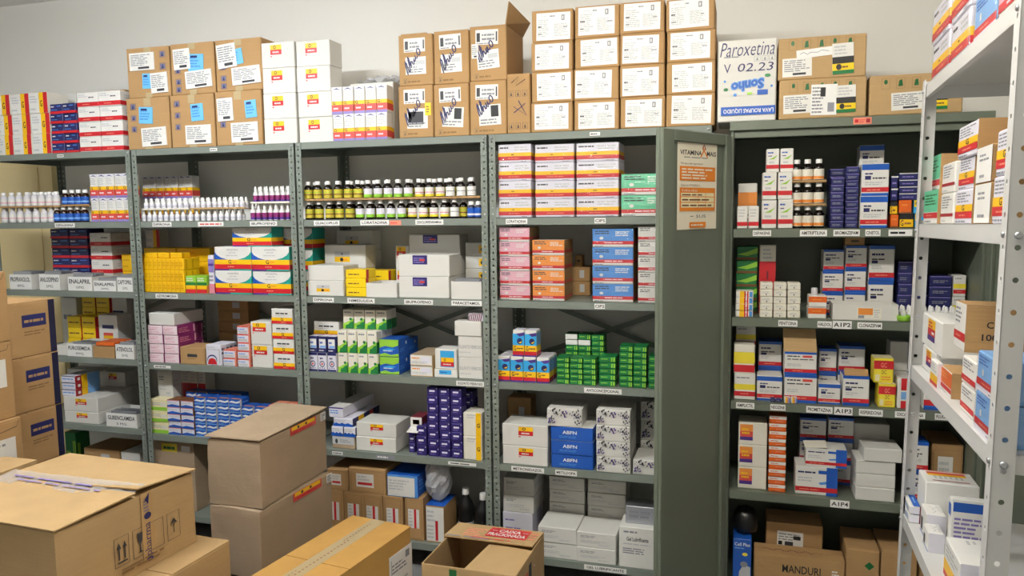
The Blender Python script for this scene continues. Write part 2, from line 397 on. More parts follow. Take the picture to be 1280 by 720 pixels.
for u in range(4):
    x0, x1 = UX[u] + .003, UX[u + 1] - .003
    root = bpy.data.objects.new('shelf_unit', None); COL.objects.link(root); root.location = (x0, 0, 0)
    tag(root, ULAB[u], 'shelf unit')
    w = x1 - x0
    for (px_, py_, sx, sy) in ((0, 0, 1, 1), (w, 0, -1, 1), (0, UD, 1, -1), (w, UD, -1, -1)):
        obj('post', PM[sx, sy], root, (px_, py_, 0))
    sm = shelf_mesh(w - .006, UD - .006, 'steel')
    for k, z in ZS.items():
        if u == 0 and k == 'S4': z = .922
        if u == 0 and k == 'S5': z = .563
        so = obj('shelf', sm, root, (.003, .003, z - .0005)); SHELVES[u, k] = (so, x0 + .003, z)
        for bx in (.010, w - .016):
            bo = obj('bolt', BM, so, (bx, -.0032, -.015)); bo.rotation_euler = (math.pi / 2, 0, 0)
    mb = MB()
    for (a, c) in (((.02, .93), (w - .02, 1.25)), ((w - .02, .93), (.02, 1.25))):
        dx = Vector((c[0] - a[0], 0, c[1] - a[1])).normalized(); nn = Vector((-dx.z, 0, dx.x)) * .011
        yb = UD - .010 if a[0] < .1 else UD - .013
        A, C = Vector((a[0], yb, a[1])), Vector((c[0], yb, c[1]))
        Q = [A - nn, C - nn, C + nn, A + nn]; Q2 = [q + Vector((0, .002, 0)) for q in Q]
        mb.geo(Q + Q2, [(0, 1, 2, 3), (7, 6, 5, 4), (0, 4, 5, 1), (3, 2, 6, 7), (1, 5, 6, 2), (0, 3, 7, 4)], 'steel')
    obj('cross_brace', mb, root)

def shelf_tag(u, k, x0, x1, text, h=.021, col='k', bg='ws', dz=-.0155, sub=None, lines=0):
    so, ox, z = SHELVES[u, k]
    yp = proj((W((x0 + x1) / 2, 300)[0], 0, z))[1]
    X0, X1 = W(x0, yp + 4)[0], W(x1, yp + 4)[0]; w = X1 - X0
    mb = MB(); mb.box(0, -.0006, -h / 2, w, 0, h / 2, bg)
    els = []
    if text: els.append(t(.06, .24, .94, .78, text, col, B_))
    if lines or not text: lines = lines or 1; els.append(l(.08, .2, .95, .85, lines, col))
    mb.print((0, -.0006, -h / 2), (w, 0, 0), (0, 0, h), (0, -1, 0), els)
    obj('shelf_label', mb, so, (X0 - ox, -.0005, dz))
TAGS = [(0, 'S1', 71, 79, '', 1), (0, 'S2', 68, 93, 'CEFALEXINA', 0), (1, 'S1', 262, 271, '', 1), (1, 'S2', 190, 214, 'DIPIRONA', 0), (1, 'S2', 312, 346, 'IBUPROFENO', 0),
        (1, 'S3', 194, 222, 'AZITROMICINA', 0), (1, 'S4', 192, 213, '', 1), (2, 'S2', 392, 424, 'GUACOPLUS', 0), (2, 'S2', 450, 486, 'LORATADINA', 0), (2, 'S2', 519, 554, 'DEXCLORFENIRAMINA', 0),
        (2, 'S3', 391, 417, 'DIPIRONA', 0), (2, 'S3', 434, 468, 'NIMESULIDA', 0), (2, 'S3', 505, 541, 'IBUPROFENO', 0), (2, 'S3', 564, 602, 'PARACETAMOL', 0), (2, 'S4', 570, 605, 'SULFATO FERROSO', 0),
        (2, 'S5', 415, 428, '', 1), (2, 'S5', 560, 595, '', 1), (3, 'S1', 737, 750, '', 1), (3, 'S2', 632, 659, 'LORATADINA', 0), (3, 'S2', 743, 757, 'CIPS', 0), (3, 'S3', 743, 756, 'CIP2', 0),
        (3, 'S4', 730, 777, 'ANTICONCEPCIONAL', 0), (3, 'S5', 639, 680, 'METRONIDAZOL', 0), (3, 'S5', 694, 721, 'METILDOPA', 0), (3, 'S6', 730, 783, 'GEL LUBRIFICANTE', 0)]
for (u, k, a, b_, tx, ln) in TAGS: shelf_tag(u, k, a, b_, tx, lines=ln, h=.014 if ln else .022)
shelf_tag(1, 'S2', 247, 279, '', col='red2', lines=1)
shelf_tag(2, 'S2', 487, 501, '', col='red2', bg='sal', dz=-.017, lines=1)
shelf_tag(2, 'S5', 470, 493, '', col='ws', bg='gy', lines=1)

# ================================================================== steel cabinet
CX0, CX1, CD, CH = -.045, .845, .42, 1.978
ZC = dict(C1=1.568, C2=1.219, C3=.885, C4=.516, C5=.10)
cab = bpy.data.objects.new('steel_cabinet', None); COL.objects.link(cab); cab.location = (CX0, 0, 0)
tag(cab, 'green grey steel cabinet with both doors open and four packed shelves', 'cabinet')
w = CX1 - CX0
def cpart(name, x0, y0, z0, x1, y1, z1, m='steelg', bev=.002):
    mb = MB(); mb.box(x0, y0, z0, x1, y1, z1, m, bev); return obj(name, mb, cab)
cpart('side_panel', 0, 0, .03, .012, CD, CH - .002); cpart('side_panel', w - .012, 0, .03, w, CD, CH - .002)
cpart('back_panel', .0125, CD - .006, .03, w - .0125, CD, CH - .01); cpart('top_panel', -.004, -.012, CH - .034, w + .004, CD + .004, CH - .0005)
cpart('top_rail', .0125, .004, CH - .062, w - .0125, .016, CH - .0345); cpart('base_panel', .0125, .002, .03, w - .0125, CD - .0065, .0995)
csm = shelf_mesh(w - .028, CD - .03, 'steelg', .034)
for k in ('C1', 'C2', 'C3', 'C4'):
    so = obj('shelf', csm, cab, (.014, .006, ZC[k] - .0005)); SHELVES['c', k] = (so, CX0 + .014, ZC[k])
for (k, a, b_, tx, h) in [('C1', 941, 964, 'DEPAKENE', .022), ('C1', 1000, 1034, 'AMITRIPTILINA', .024), ('C1', 1042, 1075, 'BROMAZEPAM', .024), ('C1', 1082, 1101, 'CINETOL', .024), ('C1', 1111, 1141, '', .024),
        ('C2', 973, 997, 'FENITOINA', .024), ('C2', 1022, 1040, 'HALDOL', .024), ('C2', 1041, 1065, 'A1P2', .030), ('C2', 1072, 1103, 'CLONAZEPAM', .024),
        ('C3', 920, 943, 'AMPLICTIL', .024), ('C3', 963, 982, 'NEOZINE', .024), ('C3', 1008, 1041, 'PROMETAZINA', .026), ('C3', 1043, 1066, 'A1P3', .030), ('C3', 1074, 1104, 'RISPERIDONA', .026), ('C3', 1119, 1157, 'OXCARBAZEPINA', .024), ('C3', 1169, 1200, 'FLUOXETINA', .024), ('C4', 1038, 1062, 'A1P4', .030)]:
    shelf_tag('c', k, a, b_, tx, h=h, dz=-.017)
def door_mesh(name, wd_, flip):
    """an open leaf in its own frame: hinge at the origin, leaf along +X, inner face towards -Y"""
    mb = MB(); z0, z1 = .06, 1.930
    mb.box(0, 0, z0, wd_, .018, z1, 'steelg', .003)
    o = obj(name, mb, cab)
    for (a, b_, c, d_, nm) in ((.002, z0 + .004, .040, z1 - .004, 'door_stile'), (wd_ - .07, z0 + .004, wd_ - .002, z1 - .004, 'door_stile'), (.041, z1 - .044, wd_ - .071, z1 - .004, 'door_rail'), (.041, z0 + .004, wd_ - .071, z0 + .044, 'door_rail')):
        q = MB(); q.box(a, -.013, b_, c, .001, d_, 'steelg', .003); obj(nm, q, o)
    return o
dl = door_mesh('cabinet_door', .445, False)
hx, hy = CX0 - .006, -.014
dz_ = .294; rr = ray(826, 157); tt = dz_ / rr.z; fx, fy = CAM.x + rr.x * tt, CAM.y + rr.y * tt
al = math.atan2(fy - hy, fx - hx); DL_ANG = al
dl.location = (hx - CX0, hy, 0); dl.rotation_euler = (0, 0, al); 
# leaf runs along its local +X; its inner face is local -Y, mirrored so that it faces the room side seen here
if True:
    dirv = Vector((math.cos(al), math.sin(al))); nrm = Vector((dirv.y, -dirv.x))     # local -Y in the world
    tocam = Vector((CAM.x - hx, CAM.y - hy))
    DL_FACE = 1 if nrm.dot(tocam) > 0 else -1
    if DL_FACE < 0: dl.scale = (1, -1, 1)
dr2 = door_mesh('cabinet_door', .40, True)
h2 = (CX1 + .006, -.014)
al2 = math.radians(-80); dr2.location = (h2[0] - CX0, h2[1], 0); dr2.rotation_euler = (0, 0, al2)
dirv2 = Vector((math.cos(al2), math.sin(al2))); n2_ = Vector((dirv2.y, -dirv2.x))
if n2_.dot(Vector((CAM.x - h2[0], CAM.y - h2[1]))) < 0: dr2.scale = (1, -1, 1)
# poster stuck on the left door
pw, ph = .255, .313
mb = MB(); mb.box(-pw / 2, -.0008, 0, pw / 2, 0, ph, 'ivory')
els = [t(.06, .86, .60, .915, 'VITAMINA', 'k', B_), t(.73, .86, .97, .915, 'MAIS', 'k', B_), s_([(.57, .84), (.63, .90), (.69, .95), (.66, .99), (.62, .95), (.68, .90), (.75, .84)], .006, 'or2'), s_([(.62, .93), (.66, .99), (.70, .93)], .004, 'rd'),
       l(.15, .825, .9, .845, 1, 'gy'), t(.08, .745, .62, .775, 'Por que é tão importante?', 'br'), r(.05, .565, .95, .73, 'or2'), l(.1, .58, .92, .715, 4, 'wc'),
       t(.08, .50, .55, .525, 'Doses do VITAMINA A', 'br'), r(.05, .215, .95, .485, 'or2'), r(.08, .385, .92, .425, 'cream'), r(.08, .32, .92, .375, 'cream'), r(.08, .255, .92, .31, 'cream'), r(.5, .25, .51, .43, 'or2'), r(.69, .25, .70, .43, 'or2'),
       l(.1, .39, .9, .42, 1, 'br'), l(.1, .33, .9, .365, 1, 'br'), l(.1, .265, .9, .30, 1, 'br'), t(.1, .44, .48, .465, 'Idade', 'wc'), r(.3, .15, .38, .157, 'dk'), t(.45, .135, .7, .17, 'SUS', 'dk'), r(.28, .02, .7, .085, 'or2'), l(.32, .035, .66, .07, 1, 'wc')]
mb.print((-pw / 2, -.0008, 0), (pw, 0, 0), (0, 0, ph), (0, -1, 0), els)
po = obj('poster', mb)
pm_ = Vector((hx, hy)) + Vector((math.cos(al), math.sin(al))) * .215
fn = nrm if DL_FACE > 0 else -nrm
po.location = (pm_.x + fn.x * .0015, pm_.y + fn.y * .0015, 1.572)
po.rotation_euler = (0, 0, math.atan2(fn.y, fn.x) + math.pi / 2)
tag(po, 'tall vitamin information poster with orange panels on the open cabinet door', 'poster')

# ================================================================== light grey rack on the right
RF, RN = Vector((.471, -.707)), Vector((.434, -1.626))
RL, RDp = .92, .40
rdir = (RN - RF).normalized()                      # along the front, from the far post to the near one
rin = Vector((-rdir.y, rdir.x))                    # into the rack
RYAW = math.atan2(rdir.y, rdir.x)
rack = bpy.data.objects.new('metal_rack', None); COL.objects.link(rack)
tag(rack, 'light grey metal rack with perforated posts standing across from the cabinet', 'rack')
TILT = Matrix.Rotation(math.radians(-1.0), 4, Vector((rin.x, rin.y, 0))) @ Matrix.Rotation(math.radians(-.9), 4, Vector((rdir.x, rdir.y, 0)))
PIV = Matrix.Translation((RF.x, RF.y, 1.5))
RM = PIV @ TILT @ Matrix.Translation((0, 0, -1.5)) @ Matrix.Rotation(RYAW, 4, 'Z')
rack.matrix_world = RM
RMI = RM.inverted()
def RK(x, y, yl=0.0):                              # sight line against the rack's own plane y=yl -> (along, up)
    o = RMI @ CAM; d = RMI.to_3x3() @ ray(x, y); q = (yl - o.y) / d.y
    return o.x + d.x * q, o.z + d.z * q
ZR = []
for (x, y) in ((1163, 99), (1150.6, 279.8), (1138, 457.7), (1126, 638.7)): ZR.append(RK(x, y)[1])
ZR.append(.22)
RLf, RLn = -.002, RK(1252, 300)[0] + .028
rlen = RLn - RLf
for (a, b_, sx, sy) in ((RLf, 0, 1, 1), (RLn, 0, -1, 1), (RLf, RDp, 1, -1), (RLn, RDp, -1, -1)):
    obj('post', post_mesh(ZR[0] + .012 - .015, .036, .056, .0052, 'rack', sx, sy), rack, (a, b_, .015))
rsm = shelf_mesh(rlen - .008, RDp - .008, 'rack', .036)
for z in ZR:
    so = obj('shelf', rsm, rack, (RLf + .004, .004, z - .0005))
    for bx in (.012, rlen - .02):
        bo = obj('bolt', BM, so, (bx, -.0048, -.018)); bo.rotation_euler = (math.pi / 2, 0, 0)
for a in (RLn - .017,):
    for z in ZR:
        bo = obj('bolt', bolt_mesh(.007).mesh('bolt'), rack, (RLn + .0005, .018, z - .02)); bo.rotation_euler = (0, math.pi / 2, 0)
def RS(label, des, lev, x0, x1, ytop, nx=1, nz=1, d=.12, yf=.015, name='medicine_box', cat='box', group=None, base=None, wrap=False, y0=None, rz=0.0, hh=None, ybot=None):
    """boxes on the rack; they face out over the rack's front edge"""
    z = ZR[lev] if base is None else base
    ym = ytop if y0 is None else y0
    A, B2 = RK(x0, ym, yf)[0], RK(x1, ym, yf)[0]; ZT = RK(x0, ytop, yf)[1] if hh is None else z + hh
    w = (B2 - A) / nx; h = (ZT - z) / nz
    if h < .004: print('RLOW', label, h); h = .03
    g = group or (label if nx * nz > 1 else None)
    for k in range(nz):
        for i in range(nx):
            me = box_mesh(des, w - .002, d, h - .0006)
            o = obj(name, me); o.matrix_world = RM @ Matrix.Translation((A + w * (i + .5), yf + d / 2, z + h * k + .0003 + (.002 * k if wrap else 0))) @ Matrix.Rotation(rz, 4, 'Z'); tag(o, label + (', ' + ('lower', 'upper')[k] if nz == 2 else ''), cat, g)
            if wrap: obj('plastic_wrap', _wrap(w - .002, d, h - .0006), o)
    return z + h * nz

# ================================================================== printed carton designs
def sticker(x0, y0, x1, y1):     # yellow over red generic medicine sticker
    m_ = (y0 + y1) / 2
    return [r(x0, m_, x1, y1, 'y'), r(x0, y0, x1, m_, 'r'), e((x0 + x1) / 2 - (x1 - x0) * .12, (m_ + y1) / 2, (x1 - x0) * .12, (y1 - m_) * .36, 'k'), e((x0 + x1) / 2 - (x1 - x0) * .12, (m_ + y1) / 2, (x1 - x0) * .07, (y1 - m_) * .2, 'y'), l(x0 + (x1 - x0) * .2, y0 + (m_ - y0) * .2, x1 - (x1 - x0) * .1, m_ - (m_ - y0) * .15, 1, 'w'), r(x0, y0 - .09, x0 + .05, y0 - .05, 'r')]
def wrapped(col, band='r', txt='dk'):
    return ('w', {'F': [r(0, .34, 1, 1, col), l(.06, .70, .5, .94, 2, txt), l(.56, .60, .95, .9, 3, 'lg' if col in ('w', 'wl') else 'w'), r(0, .16, 1, .34, band), l(.3, .20, .8, .31, 1, 'pl'), l(.05, .03, .3, .12, 1, 'gy'), e(.22, .5, .05, .08, 'w')], 'R': [r(0, 0, 1, 1, 'card'), r(0, .16, 1, .34, 'r')], 'L': [r(0, 0, 1, 1, 'card')]})
DES = dict(
 gband=('w', {'F': [l(.06, .5, .5, .88, 3, 'lg'), r(.55, 0, .78, 1, 'y'), r(.78, 0, 1, 1, 'r'), t(.61, .3, .73, .62, 'G', 'k', B_), l(.06, .12, .4, .3, 1, 'lg')], 'R': [r(0, 0, 1, 1, 'wc')]}),
 navyred=('n', {'F': [l(.08, .62, .45, .86, 1, 'w'), l(.55, .7, .92, .86, 1, 'bl'), r(0, 0, 1, .26, 'r'), l(.1, .34, .6, .48, 1, 'bl')], 'R': [r(0, 0, 1, .26, 'r')]}),
 whitered=('w', {'F': [l(.06, .66, .5, .9, 2, 'lg'), l(.55, .58, .9, .74, 1, 'dk'), r(0, .06, 1, .34, 'r'), l(.25, .14, .7, .26, 1, 'sal')], 'R': [r(0, .06, 1, .34, 'r'), l(.2, .5, .8, .8, 2, 'lg')], 'L': [r(0, .06, 1, .34, 'r')]}),
 stickw=('wcard', {'F': sticker(.28, .52, .62, .9)}),
 stickw2=('wcard', {'F': sticker(.36, .5, .68, .9)}),
 stickw3=('wcard', {'F': sticker(.1, .58, .75, .95)}),
 gpack=('w', {'F': [l(.12, .55, .88, .85, 4, 'lg'), r(0, .88, 1, 1, 'wl'), p([(.1, .9), (.5, .97), (.9, .88), (.5, .92)], 'ink'), r(0, .34, 1, .48, 'y'), t(.08, .35, .34, .48, 'G', 'k', B_), r(0, .1, 1, .34, 'red2'), l(.15, .15, .85, .28, 1, 'pl'), r(0, 0, 1, .1, 'vl')], 'R': [r(0, .34, 1, .48, 'y'), r(0, .1, 1, .34, 'red2')]}),
 yellow=('y', {'F': [l(.1, .55, .9, .8, 1, 'yd'), l(.1, .2, .7, .4, 1, 'yd')], 'R': [r(0, 0, .3, 1, 'yd')], 'T': [l(.1, .3, .9, .7, 2, 'yd')]}),
 yelpack=('y', {'F': [x for i in range(9) for x in (r(.02 + i * .109, .06, .035 + i * .109, .94, 'yd'), l(.045 + i * .109, .3, .115 + i * .109, .75, 2, 'yd'))], 'R': [r(.1, .1, .2, .9, 'yd'), r(.5, .1, .6, .9, 'yd')], 'T': [l(.05, .1, .95, .9, 3, 'yd')]}),
 yelbig=('y', {'F': [l(.1, .3, .8, .7, 2, 'yd')], 'R': [r(.3, 0, .5, 1, 'r'), r(.6, .1, .9, .6, 'yd')]}),
 yelbr=('yb', {'F': [l(.12, .35, .9, .6, 1, 'br')], 'R': [r(0, 0, .25, 1, 'r')], 'T': [l(.1, .3, .9, .7, 1, 'ol')]}),
 amox=('w', {'F': [p([(0, .8), (0, .46), (.36, .46), (.18, .54), (.06, .66)], 'b'), p([(1, .8), (1, .46), (.64, .46), (.82, .54), (.94, .66)], 't'), t(.35, .84, .65, .93, 'amoxicilina', 'gy'), l(.4, .72, .62, .8, 1, 'lg'), l(.32, .6, .7, .68, 1, 'lg'), r(0, .26, 1, .46, 'y'), t(.38, .28, .46, .45, 'G', 'k', B_), l(.48, .31, .62, .41, 1, 'ol'), r(0, .06, 1, .26, 'r'), l(.36, .12, .62, .21, 1, 'sal'), r(0, 0, .4, .06, 'v'), r(.4, 0, 1, .06, 't')], 'R': [r(0, 0, 1, 1, 't'), r(0, .26, 1, .46, 'y'), r(0, .06, 1, .26, 'r')]}),
 greenlid=('gl', {'F': [r(0, .45, 1, .62, 'g'), r(0, .2, 1, .45, 'y'), r(0, 0, 1, .22, 'r'), l(.1, .68, .9, .92, 2, 'w')], 'R': [r(0, 0, 1, .45, 'ol')]}),
 violet=('wl', {'F': [r(0, .55, 1, .9, 'vl'), r(0, .72, 1, .78, 'v'), r(0, 0, 1, .25, 'pm'), l(.1, .3, .9, .5, 2, 'gy')], 'R': [r(0, 0, 1, .25, 'r')]}),
 pink=('pl', {'F': [l(.08, .5, .9, .85, 2, 'p'), l(.1, .15, .8, .4, 2, 'p'), l(.1, .5, .6, .65, 1, 'pm')], 'R': [r(0, 0, 1, 1, 'm'), r(.88, .1, .96, .9, 'p'), l(.08, .2, .8, .8, 3, 'pm')], 'T': [r(0, 0, 1, 1, 'm')]}),
 plainw=('wcard', {}),
 plaincard=('card', {'F': [r(.3, .42, .7, .6, 'dk'), l(.3, .28, .7, .38, 1, 'cardline')]}),
 backbrown=('card', {'F': [r(.48, .25, .72, .8, 'lg')]}),
 redcirc=('wl', {'F': [l(.1, .72, .9, .92, 2, 'lg'), e(.4, .28, .32, .24, 'n'), e(.4, .25, .28, .2, 'wl'), p([(.1, .05), (.72, .05), (.6, .3), (.4, .36), (.2, .3)], 'r'), r(.85, .1, .93, .8, 'lg')], 'R': [l(.1, .5, .9, .9, 2, 'n')]}),
 salmon=('wl', {'F': [r(0, .88, 1, 1, 'red2'), l(.1, .5, .8, .75, 1, 'bl'), r(.08, .15, .8, .45, 'lg'), r(.9, 0, 1, 1, 'sal')], 'R': [r(0, 0, 1, 1, 'sal'), l(.1, .3, .9, .6, 1, 'w')], 'T': [r(0, 0, 1, 1, 'sal')]}),
 gstripe=('w', {'F': [l(.2, .6, .9, .8, 1, 'dk'), l(.2, .5, .7, .6, 1, 'lg'), r(0, .2, 1, .42, 'y'), t(.44, .21, .56, .42, 'G', 'k', B_), r(0, .02, 1, .2, 'r'), l(.45, .06, .8, .16, 1, 'sal')]}),
 bluesm=('b', {'F': [p([(0, .55), (.3, .8), (.7, .65), (1, .85), (1, .55), (.7, .4), (.3, .5)], 'ws'), r(0, 0, 1, .12, 'bs'), l(.1, .2, .8, .34, 1, 'bs')], 'R': [r(0, 0, .2, 1, 'w'), l(.3, .3, .9, .7, 1, 'bs')], 'T': [r(0, 0, 1, 1, 'b'), r(.1, .1, .9, .3, 'ol')]}),
 bluewh=('wl', {'F': [r(0, .9, 1, 1, 'pm'), l(.1, .55, .9, .75, 1, 'lg'), p([(0, .2), (.4, .42), (1, .25), (1, .0), (0, .0)], 'b')], 'R': [r(0, 0, 1, 1, 'br')], 'T': [r(0, 0, 1, 1, 'br')]}),
 greenwh=('cream', {'F': [r(0, 0, 1, .3, 'gl'), l(.1, .45, .8, .75, 2, 'lg'), r(.6, .4, .95, .7, 'wc')], 'R': []}),
 purpyel=('wl', {'F': [l(.1, .4, .9, .7, 1, 'bl'), r(0, .9, 1, 1, 'n')], 'R': [r(0, 0, .26, 1, 'rd'), r(.1, .3, .2, .7, 'w'), r(.26, 0, .5, 1, 'y'), r(.5, 0, 1, 1, 'bs')], 'T': []}),
 labbox=('w', {'F': [r(.2, .62, .8, .72, 'n'), r(.25, .2, .75, .5, 'red2'), r(.25, .34, .75, .42, 'y')], 'R': []}),
 navcirc=('wl', {'F': [r(0, .86, 1, 1, 'n'), r(0, 0, 1, .1, 'n'), l(.25, .62, .8, .8, 1, 'ink'), e(.5, .4, .3, .17, 'n'), e(.5, .4, .22, .12, 'wl'), p([(.35, .34), (.65, .36), (.5, .5)], 'red2'), e(.25, .18, .06, .03, 'n'), e(.5, .18, .06, .03, 'n'), e(.75, .18, .06, .03, 'n')], 'T': [r(0, 0, 1, 1, 'wl')]}),
 navsq=('n', {'F': [r(.12, .28, .88, .84, 'ws'), l(.2, .5, .7, .76, 1, 'b'), r(.2, .3, .85, .44, 'bs'), l(.1, .08, .9, .2, 1, 'w')], 'T': [r(0, 0, 1, 1, 'wl')]}),
 greenleaf=('wc', {'F': [l(.15, .78, .85, .93, 1, 'gy'), p([(0, 0), (1, 0), (1, .55), (.7, .42), (.45, .36), (.2, .28), (0, .3)], 'gl'), p([(.2, 0), (1, 0), (1, .38), (.72, .34), (.5, .22), (.3, .2)], 'g'), e(.75, .5, .14, .07, 'g'), ], 'R': [r(0, 0, 1, .5, 'g')]}),
 bluegreen=('gl', {'F': [p([(0, .5), (.3, .62), (.7, .55), (1, .68), (1, .2), (.6, .12), (.3, .22), (0, .14)], 'b'), p([(.15, .42), (.5, .5), (.85, .46), (.6, .36), (.3, .34)], 'sky'), l(.2, .3, .8, .4, 1, 'w')], 'R': [r(0, 0, 1, 1, 'b'), e(.7, .7, .06, .1, 'w'), l(.1, .25, .7, .5, 2, 'bl')], 'T': [r(0, 0, 1, 1, 'b')]}),
 orangelab=('w', {'F': [l(.08, .6, .6, .85, 1, 'ol'), r(.5, .3, .92, .8, 'wl'), l(.08, .2, .8, .45, 2, 'lg'), r(.02, .02, .98, .08, 'tan')], 'R': [r(0, 0, 1, 1, 'tan')], 'T': [r(0, 0, 1, 1, 'cardg')]}),
 rainbow=('w', {'F': [r(.25, .1, .9, .92, 'sky'), r(.28, .36, .88, .58, 'y'), r(.28, .14, .88, .36, 'r'), t(.42, .4, .5, .55, 'G', 'k', B_), l(.38, .2, .8, .3, 1, 'w')]}),
 bluetag=('w', {'F': [r(.22, .38, .75, .88, 'sky'), l(.27, .5, .7, .75, 1, 'b')]}),
 sulf=('wcard', {'F': [t(.05, .42, .98, .58, 'SULFATO FERROSO', 'gy'), l(.05, .2, .7, .3, 1, 'lg')]}),
 patt=('wl', {'F': [p([(i * .12, .0), (i * .12 + .06, .0), (i * .12 + .16, 1), (i * .12 + .1, 1)], 'mr') for i in range(7)], 'R': []}),
 purple=('n2', {'F': [r(.22, .46, .72, .66, 'wl'), l(.2, .22, .7, .34, 1, 'vl'), e(.9, .86, .04, .06, 'wl'), r(0, .0, 1, .025, 'v')]}),
 whyel=('wc', {'F': [l(.2, .75, .7, .95, 2, 'lg'), r(.68, 0, .96, 1, 'y'), t(.73, .38, .9, .56, 'G', 'k', B_)]}),
 whbl=('wl', {'F': [r(0, 0, 1, .3, 'b'), l(.08, .5, .8, .85, 2, 'lg'), p([(0, .3), (.15, .45), (.3, .3), (.45, .45), (.6, .3), (.75, .45), (.9, .3)], 'b')], 'R': [r(0, 0, 1, 1, 'n'), r(.2, 0, .4, 1, 'y'), r(.6, 0, .75, 1, 'red2')]}),
 longw=('wl', {'F': [l(.1, .35, .7, .8, 2, 'bl'), r(0, .88, 1, 1, 'v')], 'T': [r(0, 0, 1, 1, 'w')]}),
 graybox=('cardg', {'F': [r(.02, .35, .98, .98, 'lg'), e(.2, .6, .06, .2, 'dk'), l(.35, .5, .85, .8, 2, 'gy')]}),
 lorat=('wl', {'F': [l(.05, .74, .42, .9, 1, 'dk'), l(.5, .62, .95, .9, 2, 'lg'), r(0, .34, 1, .54, 'y'), l(.4, .39, .5, .49, 1, 'k'), r(0, .13, 1, .34, 'r'), l(.3, .19, .75, .28, 1, 'sal'), l(.7, .03, .95, .09, 1, 'gy')], 'R': [r(0, .34, 1, .54, 'y'), r(0, .13, 1, .34, 'r')]}),
 vitgreen=wrapped('gm'), vitpink=wrapped('p'), vitorange=wrapped('ol'), vitblue=wrapped('bl'), vitwhite=wrapped('w'), vitsky=wrapped('bs'),
 multi=('w', {'F': [r(0, .42, 1, .86, 'sky'), p([(.3, .86), (1, .92), (1, .8), (.6, .76)], 'v'), e(.6, .58, .24, .12, 'n'), p([(.5, .52), (.85, .6), (.7, .5)], 'y'), r(0, .2, 1, .42, 'y'), t(.08, .22, .3, .4, 'G', 'k', B_), l(.36, .26, .9, .36, 1, 'br'), r(0, .06, 1, .2, 'r'), r(0, 0, 1, .06, 'v')], 'R': [r(0, .42, 1, .9, 'bs'), r(0, .2, 1, .42, 'yb'), r(0, .06, 1, .2, 'r'), r(0, 0, 1, .06, 'v')], 'T': [r(.05, .05, .95, .95, 'wl')]}),
 green=('g', {'F': [l(.1, .45, .6, .75, 1, 'gl'), r(.72, .15, .8, .85, 'gl'), r(.86, .15, .97, .85, 'gl')], 'R': [r(.1, .2, .3, .8, 'gl')], 'T': [r(0, 0, 1, 1, 'g')]}),
 whend=('ws', {'R': [r(0, 0, 1, 1, 'g')], 'T': [r(0, 0, 1, 1, 'g')]}),
 abfn=('b', {'F': [t(.28, .48, .62, .72, 'ABFN', 'ws', B_), l(.2, .2, .8, .38, 2, 'bl')], 'T': [r(0, 0, 1, 1, 'w')]}),
 lubri=('wcard', {'F': [l(.1, .62, .5, .8, 2, 'gy'), l(.1, .3, .75, .5, 2, 'lg'), l(.55, .15, .9, .3, 1, 'lg')], 'R': [l(.1, .4, .8, .7, 2, 'lg')]}),
 gel=('w', {'F': [l(.12, .84, .7, .93, 1, 'gy'), t(.2, .66, .76, .76, 'Gel Lubrificante', 'dk', B_), l(.12, .56, .82, .62, 1, 'lg'), l(.1, .34, .85, .5, 3, 'gy')], 'T': []}),
 silver=('blister', {'F': [l(.1, .3, .9, .8, 2, 'gy')]}),
 lilac=('wl', {'F': [l(.08, .4, .8, .55, 1, 'vl'), l(.08, .7, .5, .8, 1, 'vl')], 'R': [r(.45, .15, .75, .85, 'vl'), r(.48, .18, .72, .82, 'wl')]}),
 depa=('w', {'F': [l(.12, .78, .6, .9, 1, 'b'), p([(.15, .55), (.5, .62), (.9, .74), (.6, .56)], 'gl'), l(.15, .66, .45, .74, 1, 'n'), r(0, .16, 1, .32, 'r'), l(.2, .36, .7, .5, 1, 'lg')], 'R': [r(0, .16, 1, .32, 'r')]}),
 smred=('w', {'F': [l(.15, .5, .8, .9, 3, 'lg'), r(0, .12, 1, .3, 'r')]}),
 ochre=('w', {'F': [r(0, .5, 1, .8, 'ol'), l(.2, .15, .8, .35, 2, 'gy')]}),
 navy=('n', {'F': [r(0, .9, 1, .97, 'vl'), l(.15, .3, .85, .62, 2, 'gy')], 'R': [r(0, .9, 1, .97, 'vl')]}),
 hosp=('w', {'F': [r(0, .9, 1, 1, 'b'), l(.1, .7, .6, .82, 1, 'n'), l(.1, .58, .9, .66, 1, 'dk'), r(.1, .5, .34, .58, 'n'), l(.1, .34, .6, .46, 2, 'lg'), r(0, .1, 1, .24, 'r'), l(.25, .14, .75, .2, 1, 'sal'), r(0, 0, 1, .1, 'b')], 'R': [r(0, .9, 1, 1, 'b'), r(0, .1, 1, .24, 'r'), r(0, 0, 1, .1, 'b')], 'T': [r(0, 0, 1, 1, 'b')]}),
 hospr=('w', {'F': [r(0, .9, 1, 1, 'b'), l(.08, .76, .5, .86, 1, 'dk'), r(.56, .76, .86, .85, 'red2'), l(.08, .64, .95, .72, 1, 'dk'), l(.08, .36, .55, .5, 2, 'lg'), r(0, .1, 1, .25, 'r'), l(.25, .14, .75, .21, 1, 'sal'), r(0, 0, 1, .1, 'b')], 'R': [r(0, .9, 1, 1, 'b'), r(0, .1, 1, .25, 'r')], 'T': [r(0, 0, 1, 1, 'b')]}),
 cine=('w', {'F': [r(0, .8, 1, .98, 'b'), l(.12, .64, .5, .74, 1, 'n'), r(.12, .5, .34, .62, 'n'), l(.4, .5, .95, .6, 1, 'dk'), l(.12, .32, .8, .45, 2, 'lg'), r(0, .12, 1, .26, 'r'), l(.2, .15, .8, .22, 1, 'sal'), r(0, 0, 1, .08, 'b')], 'R': [r(0, .8, 1, .98, 'b'), r(0, .12, 1, .26, 'r')]}),
